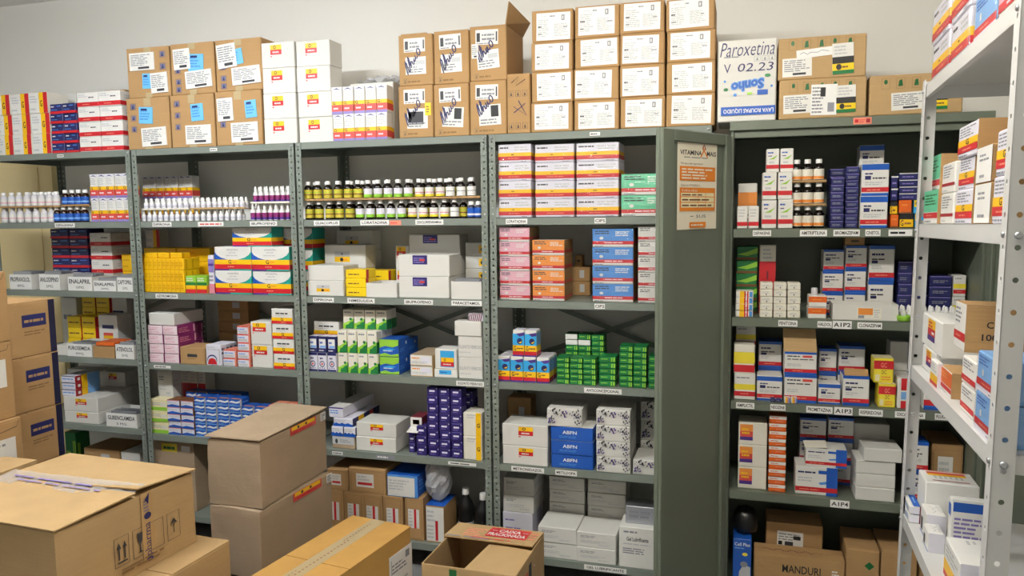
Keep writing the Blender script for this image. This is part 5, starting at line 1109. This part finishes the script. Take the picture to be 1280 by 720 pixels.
S('orange box in the bottom row beside the white and blue boxes', 'orsq', z, 1112.5, 1124, 268, 1, 1, d=.08, yf=.04)
S('black and yellow box with a G in the bottom row', 'gblack', z, 1124.5, 1143, 267, 1, 1, d=.08, yf=.04)
S('sky blue and yellow box in the bottom row by the rack post', 'skyg', z, 1143.5, 1160, 267, 1, 1, d=.08, yf=.04)
zt = z + .05
S('orange box on the black and yellow one', 'orsq', W(1130, 267, .04)[1], 1124, 1141, 250, 1, 1, d=.08, yf=.04)
S('black box with G stripe on the small orange box', 'gblack', W(1118, 268, .04)[1], 1112.5, 1123, 251, 1, 1, d=.08, yf=.04)
S('sky blue box on the lower sky blue one', 'skyg', W(1150, 267, .04)[1], 1142, 1160, 250, 1, 1, d=.08, yf=.04)
S('open navy box in the upper row of the cabinet', 'openblk', W(1132, 250, .04)[1], 1124, 1150, 216, 1, 4, d=.1, yf=.04)
S('open navy box beside the white and blue stack', 'openblk', W(1118, 251, .04)[1], 1113, 1123, 220, 1, 2, d=.08, yf=.04)
z = ZC['C2']
S('white box with yellow and red cross bands in the pile', 'flatyr', z, 919, 942, 364, 1, 4, d=.08, yf=.03)
S('dark green box in the shaded stack', 'darkgr', z, 920, 947, 308, 1, 5, d=.1, yf=.14)
S('red and white box behind the small white boxes', 'pinkred', z, 948.5, 970, 306, 1, 1, d=.06, yf=.15)
S('small white box in the block above the FENITOINA tag', 'smallw', z, 949.5, 1001.5, 353.5, 3, 5, d=.07, yf=.03, cols=('by hinge pile', 'middle', 'by jar'))
zt, _, _ = S('white box with orange band in the stack of two', 'orwh', z, 1010, 1034, 369.5, 1, 2, d=.08, yf=.03)
mb = MB(); mb.lathe([(.012, 0), (.012, .025), (.009, .028)], 'pet', 12)
tag(obj('small_jar', mb, None, (W(1018, 365, .06)[0], .06, zt)), 'small clear jar on the orange banded boxes', 'jar')
S('white box with red and blue bands in the back column nearest the jar', 'hosp', z, 1028, 1055, 312, 1, 3, d=.1, yf=.16)
S('white box with red and blue bands in the taller middle back column', 'hosp', z, 1056, 1083.5, 307, 1, 3, d=.1, yf=.15)
S('white box with blue edges in the last back column', 'hosp', z, 1085, 1118, 307, 1, 2, d=.1, yf=.15)
S('brown box on top of the middle back column', 'plaincard', W(1070, 307, .15)[1], 1056, 1082, 296, 1, 1, d=.08, yf=.16, name='cardboard_box')
X0, X1, h = open_tray('low open white box with orange label above the CLONAZEPAM tag', 1041, 1123, 380.5, z, .025, .12)
mb = MB(); mb.box(0, -.0008, 0, .085, 0, .042, 'wc'); mb.print((0, -.0008, 0), (.085, 0, 0), (0, 0, .042), (0, -1, 0), [r(.05, .35, .65, .95, 'ol'), r(.05, .05, .3, .3, 'gy'), l(.7, .1, .95, .9, 4, 'lg')])
tag(obj('label_card', mb, None, (X0 + .085, .0245, z + .006)), 'cream and orange label stuck on the low open white box', 'label')
S('navy box in the dark stack by the rack post', 'navy', z, 1122, 1160, 327, 2, 5, d=.1, yf=.16)
S('navy box in the dark stack beyond the rack post', 'navy', z, 1161, 1190, 345, 1, 4, d=.1, yf=.16)
S('white and yellow box with red corner beyond the rack post', 'ampl', z, 1191, 1208, 344, 1, 2, d=.1, yf=.16)
brow('drop', 'white dropper bottle standing behind the rack post in the cabinet', z, lin_(1129, 1201, 9), 388, .06, 'dropper_bottle', rows=2, dy=.035)
mb = MB(); mb.lathe([(.018, 0), (.024, .004), (.026, .018), (.0255, .022), (.022, .022), (.021, .008)], 'gl', 16, cap=True)
tag(obj('small_bowl', mb, None, (W(1131, 395, .012)[0], .03, z)), 'small pale green bowl beside the low open box', 'bowl')
z = ZC['C3']
zt, _, _ = S('white box with yellow and red bands at the cabinet hinge, front one', 'ampl', z, 917, 944.5, 467, 1, 1, d=.1, yf=.03)
S('white box with yellow band upside down on the front one', 'amplb', zt, 917, 944, 431, 1, 1, d=.1, yf=.03)
S('yellow and red box in the shade behind the hinge stack', 'ampl', z, 919, 945, 407, 1, 3, d=.1, yf=.16)
S('white box with blue base and red band, first in the row', 'cine', z, 945.5, 978.5, 470, 1, 1, d=.09, yf=.04)
S('white box with red band behind the first in the row', 'hosp', z, 947, 977, 427, 1, 2, d=.1, yf=.15)
zt, _, _ = S('white box with blue top and red tag, lower of the wide pair', 'hospr', z, 979.5, 1021.5, 468.5, 1, 1, d=.1, yf=.03)
zt, _, _ = S('white box with blue top and red tag, upper of the wide pair', 'hospr', zt, 980, 1021.5, 440, 1, 1, d=.1, yf=.03)
X0, X1 = W(979, 430, .08)[0], W(1020, 430, .08)[0]
mb = MB(); mb.geo([(X0, .03, zt), (X1, .03, zt), (X1 - .004, .075, zt + .085), (X0 - .002, .075, zt + .085), (X0, .033, zt), (X1, .033, zt), (X1 - .004, .078, zt + .085), (X0 - .002, .078, zt + .085)], [(0, 1, 2, 3), (7, 6, 5, 4), (0, 4, 5, 1), (2, 6, 7, 3), (1, 5, 6, 2), (0, 3, 7, 4)], 'cardl')
tag(obj('box_lid', mb), 'open brown lid flap standing on the red tagged box', 'lid')
zt, _, _ = S('white box with open lid and red base between the wide boxes', 'cine', z, 1022.5, 1051.5, 480, 1, 1, d=.08, yf=.03)
S('white box with blue edge in the shaded pair behind', 'hosp', z, 1023, 1046, 436, 1, 2, d=.09, yf=.14)
zt, _, _ = S('white box with red band and open flap beside the yellow boxes', 'hosp', z, 1053, 1087.5, 470, 1, 1, d=.1, yf=.03)
mb = MB(); X0, X1 = W(1055, 468, .05)[0], W(1085, 468, .05)[0]; mb.geo([(X0, .035, zt), (X1, .035, zt), (X1, .06, zt + .022), (X0, .06, zt + .022), (X0, .037, zt), (X1, .037, zt), (X1, .062, zt + .022), (X0, .062, zt + .022)], [(0, 1, 2, 3), (7, 6, 5, 4), (0, 4, 5, 1), (2, 6, 7, 3), (1, 5, 6, 2), (0, 3, 7, 4)], 'card')
tag(obj('box_lid', mb), 'brown lid flap standing on the box beside the yellow boxes', 'lid')
S('white box with blue top behind the open flap box', 'hosp', z, 1047, 1081, 433, 1, 2, d=.1, yf=.14)
zt, _, _ = S('yellow box with red band, lower of the pair in the cabinet', 'yelred', z, 1097, 1120, 480, 1, 1, d=.08, yf=.03)
S('yellow box with red band, upper of the pair in the cabinet', 'yelred', zt, 1092, 1118, 448, 1, 1, d=.08, yf=.04)
S('white box with red end bands by the rack post', 'redv', z, 1121, 1140, 473, 1, 1, d=.08, yf=.03)
S('white box in the shade behind the yellow boxes', 'plainw', z, 1112, 1136, 427, 1, 2, d=.1, yf=.16)
S('white box with red and blue base beyond the rack post', 'hosp', z, 1155, 1205, 462, 1, 1, d=.1, yf=.03)
S('small navy carton at the front edge', 'navy', z, 962, 977.5, 498, 2, 1, d=.022, yf=.012)
S('small yellow and red carton at the front edge', 'flatyr', z, 979.5, 997.5, 496.5, 2, 1, d=.02, yf=.009)
z = ZC['C4']
S('cream carton with yellow red and purple label in the stack by the hinge', 'yrpbox', z, 922, 959, 529, 1, 3, d=.12, yf=.04)
S('orange and white box in the tall narrow column', 'orst', z, 960.5, 983, 520, 1, 10, d=.09, yf=.03)
zt, _, _ = S('white box with deep blue end and red band, lower one', 'propof', z, 994, 1048, 584, 1, 1, d=.12, yf=.03)
zt, _, _ = S('white box with deep blue end and red band, upper one', 'propof', zt, 1007, 1060, 561.5, 1, 1, d=.11, yf=.035, rz=-.03)
mb = MB(); X0, X1 = W(1006, 560, .04)[0], W(1034, 556, .04)[0]; mb.geo([(X0, .036, zt), (X1, .036, zt + .004), (X1 - .002, .09, zt + .018), (X0 - .004, .09, zt + .012), (X0, .036, zt + .0015), (X1, .036, zt + .0055), (X1 - .002, .09, zt + .0195), (X0 - .004, .09, zt + .0135)], [(3, 2, 1, 0), (4, 5, 6, 7), (0, 1, 5, 4), (2, 3, 7, 6), (1, 2, 6, 5), (3, 0, 4, 7)], 'wc')
tag(obj('box_lid', mb), 'loose white lid flap on the upper blue ended box', 'lid')
S('white and blue box in the shaded column behind the blue ended boxes', 'hosp', z, 999, 1033, 523, 1, 3, d=.1, yf=.18)
S('white and blue box in the second shaded column behind', 'hosp', z, 1034, 1067, 523, 1, 3, d=.1, yf=.18)
zt, _, _ = S('plain white box in the pile of three under the offset one', 'plainw', z, 1069, 1120, 577, 1, 3, d=.15, yf=.02)
S('plain white box set askew on top of the pile of three', 'plainw', zt, 1079, 1128.5, 561.5, 1, 1, d=.14, yf=.015, rz=.03)
S('plain white box in the shade behind the white pile', 'plainw', z, 1066, 1112, 530, 1, 4, d=.1, yf=.20)
S('brown carton standing beyond the rack post in the cabinet', 'kraftlab', z, 1164, 1205, 556, 1, 1, d=.2, yf=.1, name='cardboard_box')
S('navy and white box beyond the rack post in the cabinet', 'hosp', z, 1140, 1161, 553, 1, 2, d=.1, yf=.06)
z = ZC['C5']
w, d, h, loc = place(942, 1056, 696, z, .02, .10)
o1 = carton('wide brown carton marked MANDURI in the cabinet bottom', w, d, h, loc, 0, 'card', [], {'F': [t(.32, .56, .74, .76, 'MANDURI', 'k', dict(bold=.012)), l(.86, .6, .95, .75, 2, 'w')], 'T': [s_([(.1 + .04 * i, .45 + .12 * math.sin(i * 1.7)) for i in range(15)], .004, 'mr')]})
w, d, h, loc = place(957, 1028, 655, z, .135, .15)
carton('brown carton with white shipping label standing behind the MANDURI one', w, d, h, loc, 0, 'card', [('label', 'F', (.2, .60, .66, .86), 'w', [l(.05, .4, .9, .9, 3, 'gy'), r(.05, .1, .2, .35, 'k'), r(.3, .08, .62, .35, 'dk'), r(.62, .5, .9, .75, 'k')], -1)])
w, d, h, loc = place(1057, 1099, 687, z, .03, .22)
carton('brown carton with green mark in the cabinet bottom', w, d, h, loc, 0, 'card', [], {'F': [p([(.55, .7), (.7, .78), (.85, .7), (.7, .62)], 'gd')]})
w, d, h, loc = place(1101, 1146, 690, z, .03, .22)
carton('brown carton beside the rack post in the cabinet bottom', w, d, h, loc, 0, 'card')
w, d, h, loc = place(1149, 1203, 648, z, .06, .22)
carton('tall brown carton behind the rack in the cabinet bottom', w, d, h, loc, 0, 'card')
w, d, h, loc = place(916, 939, 674, z, .02, .12)
mb = MB(); mb.box(-w / 2, -d / 2, 0, w / 2, d / 2, h, 'b', .002)
mb.print((-w / 2, -d / 2, 0), (w, 0, 0), (0, 0, h), (0, -1, 0), [t(.08, .86, .92, .93, 'Cell Plus', 'w', B_), l(.08, .80, .9, .84, 1, 'bs'), e(.65, .70, .15, .035, 'yl'), p([(.3, .1), (.95, .1), (.95, .45), (.6, .5), (.35, .35)], 'lg'), e(.6, .5, .2, .06, 'gy'), p([(.4, .1), (.8, .1), (.6, .25)], 'r')])
o = tag(obj('blue_box', mb, None, (loc[0], loc[1], z)), 'blue printed box with a white product photo at the cabinet hinge', 'box')
q = random.Random(9); mb = MB(); P_ = []; F_ = []
for i in range(9):
    for j in range(16):
        a = math.pi * i / 8; b2 = 2 * math.pi * j / 16; rr_ = 1 + q.uniform(-.08, .08)
        P_.append((.05 * rr_ * math.sin(a) ** .6 * math.cos(b2), .055 * rr_ * math.sin(a) ** .6 * math.sin(b2), .055 - .055 * math.cos(a) * rr_))
for i in range(8):
    for j in range(16): F_.append((i * 16 + j, i * 16 + (j + 1) % 16, (i + 1) * 16 + (j + 1) % 16, (i + 1) * 16 + j))
mb.geo(P_, F_, 'blk', True); tag(obj('black_bag', mb, None, (loc[0] + .012, loc[1] + .02, z + h - .003)), 'black plastic bag on the blue printed box', 'bag')

# ================================================================== on the light grey rack
za = RS('wrapped pack with orange and red stripes, lower row on the rack top', 'lorat', 0, 1166, 1185.5, 60, 1, 1, d=.14, name='wrapped_pack', wrap=True, y0=80)
za2 = RS('wrapped pack with orange and red stripes, second of the lower row on the rack top', 'lorat', 0, 1190, 1211, 60, 1, 1, d=.14, name='wrapped_pack', wrap=True, y0=55, hh=za - ZR[0])
RS('wrapped pack with orange and red stripes, upper row on the rack top', 'lorat', 0, 1166, 1185.5, 20, 1, 1, d=.14, name='wrapped_pack', wrap=True, y0=45, base=za + .003, hh=za - ZR[0])
RS('wrapped pack with orange and red stripes, second of the upper row on the rack top', 'lorat', 0, 1190, 1212, 20, 1, 1, d=.14, name='wrapped_pack', wrap=True, y0=20, base=za + .003, hh=za - ZR[0])
RS('wrapped sky blue pack on the rack top', 'rsky', 0, 1219, 1246, 10, 1, 2, d=.14, name='wrapped_pack', wrap=True, y0=20, hh=.19)
RS('wrapped pack with red stripe at the near end of the rack top', 'vitpink', 0, 1249, 1285, 10, 1, 2, d=.14, name='wrapped_pack', wrap=True, y0=5, hh=.19)
zb = RS('mint green fronted brown box, lower one on the rack', 'rgreen', 1, 1155, 1172, 240, 1, 1, d=.15, y0=262)
RS('mint green fronted brown box, upper one on the rack', 'rgreen', 1, 1159.5, 1175, 199, 1, 1, d=.15, y0=225, base=zb, yf=.045)
zb = RS('white box with dark red line in the column of two on the rack', 'rwhite', 1, 1176.5, 1192, 207, 1, 2, d=.13, y0=250)
zb = RS('white box with yellow and red bands, lowest of three on the rack', 'ryr', 1, 1194.5, 1215.5, 239, 1, 1, d=.14, y0=260)
zb = RS('white box with yellow and red bands, middle of three on the rack', 'ryr', 1, 1199, 1218, 201, 1, 1, d=.14, y0=220, base=zb, yf=.02)
RS('brown box with yellow and red front, topmost of three on the rack', 'ryr', 1, 1198, 1222, 161, 1, 1, d=.14, y0=185, base=zb)
zb = RS('brown box with a curled white paper label, lower one on the rack', 'rpaper', 1, 1218, 1238, 231, 1, 1, d=.14, y0=255)
RS('brown box with a curled white paper label, upper one on the rack', 'rpaper', 1, 1221, 1240, 186, 1, 1, d=.14, y0=205, base=zb)
zb = RS('white box with yellow and red bands near the front post, lower one', 'ryr', 1, 1241.5, 1263, 222, 1, 1, d=.16, y0=245)
RS('white box with yellow and red bands near the front post, upper one', 'ryr', 1, 1246, 1267, 165, 1, 1, d=.16, y0=195, base=zb)
zb = RS('white box with colourful label, lower one on the middle rack shelf', 'rcol', 2, 1152.5, 1170, 428, 1, 1, d=.16, y0=455, yf=.03)
RS('white box with colourful label, upper one on the middle rack shelf', 'rcol', 2, 1153, 1179, 389, 1, 1, d=.18, y0=410, yf=.03, base=zb)
RS('small yellow and white box in front of the colourful labelled ones', 'ryo', 2, 1162.5, 1172, 446, 1, 1, d=.014, y0=470, yf=.012)
RS('orange fronted brown box on the middle rack shelf', 'rorange', 2, 1175, 1190, 454, 1, 1, d=.14, y0=475, yf=.02)
zb = RS('white box with red band in the column of two on the middle rack shelf', 'rwr', 2, 1201, 1219, 441, 1, 2, d=.12, y0=485, yf=.02)
RS('brown box printed CONT 100 AMP on the middle rack shelf', 'rcon', 2, 1192, 1206, 395, 1, 1, d=.2, y0=425, base=zb + .002, yf=.025, hh=.105)
RS('wrapped sky blue pack in the stack of two on the middle rack shelf', 'rsky', 2, 1220, 1248, 436, 1, 2, d=.14, y0=490, yf=.012, name='wrapped_pack', wrap=True)


def RZ(x, y, zl):
    o = RMI @ CAM; dv = RMI.to_3x3() @ ray(x, y); q = (ZR[3] + zl - o.z) / dv.z; return round(o.x + dv.x * q, 3), round(o.y + dv.y * q, 3)
# ---- lowest visible rack shelf: everything is set out in the rack's own frame (along, into, up)
def RP(label, des, x0, x1, y0, y1, h, base=0.0, rz=0.0, name='medicine_box', cat='box'):
    me = box_mesh(des, x1 - x0, y1 - y0, h); o = obj(name, me)
    o.matrix_world = RM @ Matrix.Translation(((x0 + x1) / 2, (y0 + y1) / 2, ZR[3] + base + .0003)) @ Matrix.Rotation(rz, 4, 'Z'); tag(o, label, cat); return o
for k_ in range(2): RP('flat white box with blue lid at the far rack corner, %s' % ('lower', 'upper')[k_], 'rblue', .004, .10, .007, .036, .024, base=.0245 * k_)
RP('large white box with a printed red and yellow sheet on top', 'rcap', .012, .125, .04, .17, .13, name='white_carton')
RP('white box with faint pen marks, first of the pair', 'rhand', .135, .225, .03, .075, .072)
RP('white box with faint pen marks, second of the pair', 'rhand', .228, .30, .022, .058, .05)
RP('upright white booklet box with blue heading', 'rleaf', .285, .310, .066, .15, .15)
RP('white box with yellow and red base near the front post', 'ryo', .415, .575, .036, .125, .09)
RP('white box with blue end at the back of the low rack shelf', 'rblue', .60, .72, .2, .36, .14)
RP('plain white box at the near end of the low rack shelf', 'rhand', .63, .76, .06, .19, .1)
RP('brown carton on the second rack shelf behind the front post', 'plaincard', .62, .8, .2, .38, .12, base=ZR[2] - ZR[3] if len(ZR) > 3 else 0, name='cardboard_box')
# coiled pale hose on the floor of the cabinet front, behind the rack
mb = MB(); mb.tube([(.11 * math.cos(a * .35), .11 * math.sin(a * .35), .012 + .004 * a) for a in range(40)], .011, 'lg', 8)
tag(obj('coiled_hose', mb, None, (.60, -.45, .0)), 'pale grey coiled hose on the floor between the cabinet and the rack', 'hose')

# ================================================================== cartons on the floor
def plate(mb, pts, th, m):
    pts = [Vector(q) for q in pts]; n = (pts[1] - pts[0]).cross(pts[2] - pts[0]).normalized() * th
    k = len(pts); mb.geo(pts + [q - n for q in pts], [tuple(range(k)), tuple(range(2 * k - 1, k - 1, -1))] + [(i, k + i, k + (i + 1) % k, (i + 1) % k) for i in range(k)], m)
    return n.normalized()
# big taped carton in front
AX0, AX1, AY0, AY1, AZ0, AZ1 = -2.30, -1.745, -1.555, -1.03, .556, .80
w, d, h = AX1 - AX0, AY1 - AY0, AZ1 - AZ0
fr = [s_([(.36, .22), (.36, .58), (.46, .58), (.46, .22), (.36, .22)], .002, 'dk'), s_([(.49, .22), (.49, .58), (.59, .58), (.59, .22), (.49, .22)], .002, 'dk'), s_([(.62, .22), (.62, .58), (.72, .58), (.72, .22), (.62, .22)], .002, 'dk'), s_([(.75, .22), (.75, .58), (.85, .58), (.85, .22), (.75, .22)], .002, 'dk'),
      p([(.385, .3), (.395, .3), (.395, .44), (.405, .44), (.39, .52), (.375, .44), (.385, .44)], 'dk'), p([(.425, .3), (.435, .3), (.435, .44), (.445, .44), (.43, .52), (.415, .44), (.425, .44)], 'dk'), r(.375, .26, .445, .28, 'dk'),
      p([(.52, .52), (.56, .52), (.555, .42), (.545, .38), (.545, .29), (.56, .27), (.52, .27), (.535, .29), (.535, .38), (.525, .42)], 'dk'), p([(.77, .42), (.80, .5), (.83, .42), (.803, .44), (.803, .3), (.797, .3), (.797, .44)], 'dk'), l(.4, .10, .85, .19, 2, 'cardline')]
oA = carton('large taped brown carton with handling symbols on its side', w, d, h, ((AX0 + AX1) / 2, (AY0 + AY1) / 2, AZ0), math.radians(-3), 'cardl',
            [('tape', 'R', (.56, .1, .65, .995), 'tapecl', [l(.2, .72, .8, .9, 4, 'tapeb'), t(.15, .08, .85, .56, 'pharma', 'n', dict(up=True)), e(.5, .66, .3, .05, 'n'), e(.5, .03, .3, .03, 'n'), p([(.3, .9), (.7, .98), (.6, .82)], 'n')], 0)], {'R': fr}, seam=False, bev=.006, soft=.006, seed=2)
mb = MB(); q = random.Random(2)
def flap_grid(y0, y1, amp, sgn):
    n, m_ = 14, 5; P_ = []
    for j in range(m_):
        for i in range(n):
            a = i / (n - 1); b2 = j / (m_ - 1)
            edge = b2 if sgn > 0 else 1 - b2
            P_.append((-w / 2 - .002 + a * (w + .006), y0 + (y1 - y0) * b2, h + .001 + .003 * edge * math.sin(a * 5) ** 2 + amp * edge * (a ** 2)))
    return P_, n, m_
for (y0, y1, amp, sg) in ((-d / 2 - .003, .012, .004, 1), (.02, d / 2 + .002, .014, -1)):
    P_, n, m_ = flap_grid(y0, y1, amp, sg); k = len(P_); mb = MB()
    F_ = [(j * n + i, j * n + i + 1, (j + 1) * n + i + 1, (j + 1) * n + i) for j in range(m_ - 1) for i in range(n - 1)]
    low = [(a, b2, c - .0045) for a, b2, c in P_]
    rim = [i for i in range(n)] + [j * n + n - 1 for j in range(1, m_)] + [(m_ - 1) * n + i for i in range(n - 2, -1, -1)] + [j * n for j in range(m_ - 2, 0, -1)]
    top_off = [(a, b2, c + .0042) for a, b2, c in P_]
    mb.geo(top_off + P_, F_ + [(rim[i], rim[(i + 1) % len(rim)], k + rim[(i + 1) % len(rim)], k + rim[i])[::-1] for i in range(len(rim))] + [tuple(k + v for v in f[::-1]) for f in F_], 'cardl', False)
    obj('flap', mb, oA)
mb = MB(); P_ = []; n = 26
for i in range(n):
    a = i / (n - 1)
    for (yy, dz) in ((-.035, .0068), (.012, .0085 + .002 * math.sin(i * 2.1)), (.058, .0115 + .0105 * (a ** 2) + q.uniform(0, .002))): P_.append((-w / 2 + a * (w - .004) , yy + q.uniform(-.004, .004), h + dz))
mb.geo(P_, [(i * 3 + j, (i + 1) * 3 + j, (i + 1) * 3 + j + 1, i * 3 + j + 1) for i in range(n - 1) for j in range(2)], tape_mat(), True)
mb.print((-w / 2 + .05, -.03, h + .0125), (w - .1, 0, 0), (0, .07, 0), (0, 0, 1), [l(.0, .55, .95, .8, 1, 'vl'), l(.1, .2, .9, .4, 1, 'vl')])
obj('tape', mb, oA)
# carton underneath it
gx, gy = G(287, 672, .555)
carton('brown carton under the large taped one, one flap edge torn', .62, .52, .27, (gx - .31, gy - .26, .285), math.radians(-3), 'cardl')
carton('brown carton at the bottom of the front stack', .62, .52, .283, (gx - .32, gy - .26, 0), math.radians(-2), 'card')
# narrow carton at its left
carton('narrow brown carton with raised flap beside the large taped one', .15, .42, .25, (-2.425, -1.30, .55), 0, 'cardl')
carton('brown carton below the narrow one', .17, .42, .548, (-2.425, -1.30, 0), 0, 'card')
# grey brown cartons, three high
for (k, za_, zb_, dx, lab) in ((0, 0, .268, .03, 'bottom'), (1, .268, .538, .03, 'middle'), (2, .538, .80, 0, 'top')):
    o = carton('grey brown carton with yellow and red sticker, %s of the stack of three' % lab, .245, .48, zb_ - za_ - .001, (-1.835 + dx * .6, -.47 - .012 * (k < 2), za_), math.radians((-4, -4, 0)[k]), 'cardg',
               [('sticker', 'R', (.42, .86, .82, .99), 'red2', [r(.05, .5, .95, .95, 'y'), e(.3, .7, .04, .15, 'k'), e(.6, .7, .04, .15, 'k'), l(.1, .1, .9, .4, 1, 'r')], 0), ('label', 'R', (.90, .86, .98, .99), 'w', [l(.1, .1, .9, .9, 4, 'dk')], 0)], seam=False, bev=.007, soft=.007, seed=5 + k)
    if k == 2:
        mb = MB(); H = zb_ - za_
        n, m_ = 9, 9; P_ = []
        for j in range(m_):
            for i in range(n):
                a, b2 = i / (n - 1), j / (m_ - 1); P_.append((-.124 + .248 * a, -.242 + .484 * b2, H + .002 + .012 * (b2 ** 2) * (1 - .4 * a) - .004 * math.sin(math.pi * a) * math.sin(math.pi * b2)))
        F_ = [(j * n + i, j * n + i + 1, (j + 1) * n + i + 1, (j + 1) * n + i) for j in range(m_ - 1) for i in range(n - 1)]; K = len(P_)
        rim = [i for i in range(n)] + [j * n + n - 1 for j in range(1, m_)] + [(m_ - 1) * n + i for i in range(n - 2, -1, -1)] + [j * n for j in range(m_ - 2, 0, -1)]
        mb.geo([(a, b2, c + .004) for a, b2, c in P_] + P_, F_ + [(rim[i], rim[(i + 1) % len(rim)], K + rim[(i + 1) % len(rim)], K + rim[i])[::-1] for i in range(len(rim))], 'cardg'); obj('flap', mb, o)
# long yellowish carton
ex, ey = G(474, 650, .45)
oE = carton('long yellowish brown carton with printed tape along its top', .275, .78, .45, (-1.385, -.88, 0), math.radians(-8), 'cardy',
            [('tape', 'T', (.36, .01, .58, .995), 'tape', [t(.2, .15, .45, .42, 'CRISTALIA', 'br', dict(up=True)) if False else l(.25, .1, .35, .4, 14, 'br'), l(.5, .3, .62, .75, 18, 'br'), l(.3, .72, .42, .95, 10, 'br')], 0),
             ('label', 'R', (.80, .5, .995, .86), 'ws', [l(.1, .55, .8, .8, 3, 'gy'), r(.7, .75, .88, .92, 'gy'), r(.05, .1, .1, .9, 'lg'), l(.1, .1, .9, .4, 2, 'lg')], 0)], seam=True, bev=.01, soft=.004, seed=9)
# open carton with red label
FX0, FX1, FY0, FY1, FZ = -1.072, -.718, -.70, -.335, .40
w, d, h = FX1 - FX0, FY1 - FY0, FZ; mb = MB(); th = .005
mb.box(-w / 2, -d / 2, 0, w / 2, d / 2, th, 'card')
for (a, b_, c, e_) in ((-w / 2, -d / 2, w / 2, -d / 2 + th), (-w / 2, d / 2 - th, w / 2, d / 2), (-w / 2, -d / 2 + th, -w / 2 + th, d / 2 - th), (w / 2 - th, -d / 2 + th, w / 2, d / 2 - th)): mb.box(a, b_, th, c, e_, h, 'cardl', .0015)
fc = FACES(w, d, h); mb.print(*fc['F'], [r(.3, .72, .38, .98, 'gd'), r(.31, .8, .37, .86, 'card'), l(.42, .85, .7, .92, 1, 'sal')]); mb.print(*fc['R'], [r(.42, .5, .52, .92, 'dk'), l(.2, .75, .4, .9, 2, 'red2'), e(.62, .84, .01, .01, 'ws')])
oF = tag(obj('open_cardboard_box', mb, None, ((FX0 + FX1) / 2, (FY0 + FY1) / 2, 0), math.radians(-1)), 'open brown carton with a red CAIXA FRACIONADA label on its flap', 'box')
mb = MB(); nrm_ = plate(mb, [(-w / 2 - .004, d / 2 - .145, h + .012), (w / 2 - .004, d / 2 - .145, h + .012), (w / 2, d / 2, h + .006), (-w / 2, d / 2, h + .006)], .005, 'cardl')
A_, B2_, C_, D_ = [Vector(v) for v in ((-w / 2 - .004, d / 2 - .145, h + .012), (w / 2 - .004, d / 2 - .145, h + .012), (w / 2, d / 2, h + .006), (-w / 2, d / 2, h + .006))]
mb.print(A_, B2_ - A_, D_ - A_, (0, 0, 1), [l(.18, .15, .42, .75, 5, 'sal'), r(.42, .28, .88, .9, 'r'), t(.53, .62, .78, .82, 'CAIXA', 'w', dict(bold=.03)), r(.45, .70, .51, .725, 'w'), r(.80, .70, .86, .725, 'w'), t(.44, .36, .86, .56, 'FRACIONADA', 'w', dict(bold=.03)), l(.9, .3, .98, .8, 3, 'sal'), l(.02, .0, .9, .12, 1, 'gy'), l(.3, .05, .98, .16, 1, 'red2')], .0006)
obj('flap', mb, oF)
mb = MB(); plate(mb, [(-.02, -d / 2 + .004, h - .006), (w / 2 - .006, -d / 2 + .004, h - .002), (w / 2 - .006, d / 2 - .15, h - .004), (.0, d / 2 - .13, h - .006)], .004, 'cardl'); obj('flap', mb, oF)
# brown stack in front of the first unit
sx1 = -2.70; q = random.Random(4)
logo = lambda: [r(.54, .54, .86, .76, 'n'), l(.57, .6, .84, .7, 1, 'card'), l(.56, .38, .86, .48, 2, 'cardline'), l(.05, .38, .3, .6, 3, 'cardline'), r(.05, .3, .06, .7, 'cardline')]
for k in range(6):
    h = .2185; o = carton('brown carton with dark blue side print in the tall stack, %s' % up_word(k, 6), .40, .34, h, (sx1 - .20 + q.uniform(-.004, .004), -.655 - .17, h * k + .0005 * k), math.radians(q.uniform(-.6, .6)), 'card', [('tape', 'R', (.90, .01, .985, .99), 'nk', [], 0)], {'R': logo()})
for (k, (za_, zb_)) in enumerate(((0, .315), (.3155, .63), (.6305, .92), (.9205, 1.20), (1.2005, 1.452))):
    o = carton('brown carton with white side label in the outer stack, %s' % ('lowest', 'second from the floor', 'third from the floor', 'fourth from the floor', 'topmost')[k], .40, .42, zb_ - za_, (-2.51 - .20 - .02 * (k > 2), -1.0 - .215, za_), 0, 'card', [('label', 'R', (.5, .42, .93, .78), 'w', [l(.06, .1, .9, .9, 5, 'gy')], 0)] if k < 4 else [('label', 'R', (.5, .3, .9, .7), 'w', LAB(), 0)], {'R': [s_([(.7, .85), (.95, .9), (.97, .97)], .002, 'dk')]})
# scrap of green plastic caught by the stack
mb = MB(); q = random.Random(8); n = 8; P_ = [(i / 7 * .075, .0, j / 4 * .06 + q.uniform(-.006, .006)) for j in range(5) for i in range(n)]
P_ = [(a, q.uniform(-.006, .006), c) for a, b2, c in P_]
mb.geo(P_, [(j * n + i, j * n + i + 1, (j + 1) * n + i + 1, (j + 1) * n + i) for j in range(4) for i in range(n - 1)], 'gm', True)
gp = W(24, 560, -1.0)
tag(obj('plastic_scrap', mb, None, (-2.50, -.985, .66), math.radians(80)), 'green plastic scrap hanging between the brown stacks', 'plastic')
# patterned purple pack on the floor between cartons
mb = MB(); mb.box(-.09, -.06, 0, .09, .06, .30, 'n2', .006); mb.print((-.09, -.06, .30), (.18, 0, 0), (0, .12, 0), (0, 0, 1), [l(.05, .1, .95, .9, 4, 'wl'), p([(.1, .2), (.4, .5), (.3, .8)], 'vl')])
tag(obj('purple_pack', mb, None, (-1.78, -.86, 0), .2), 'purple and white patterned pack between the floor cartons', 'pack')
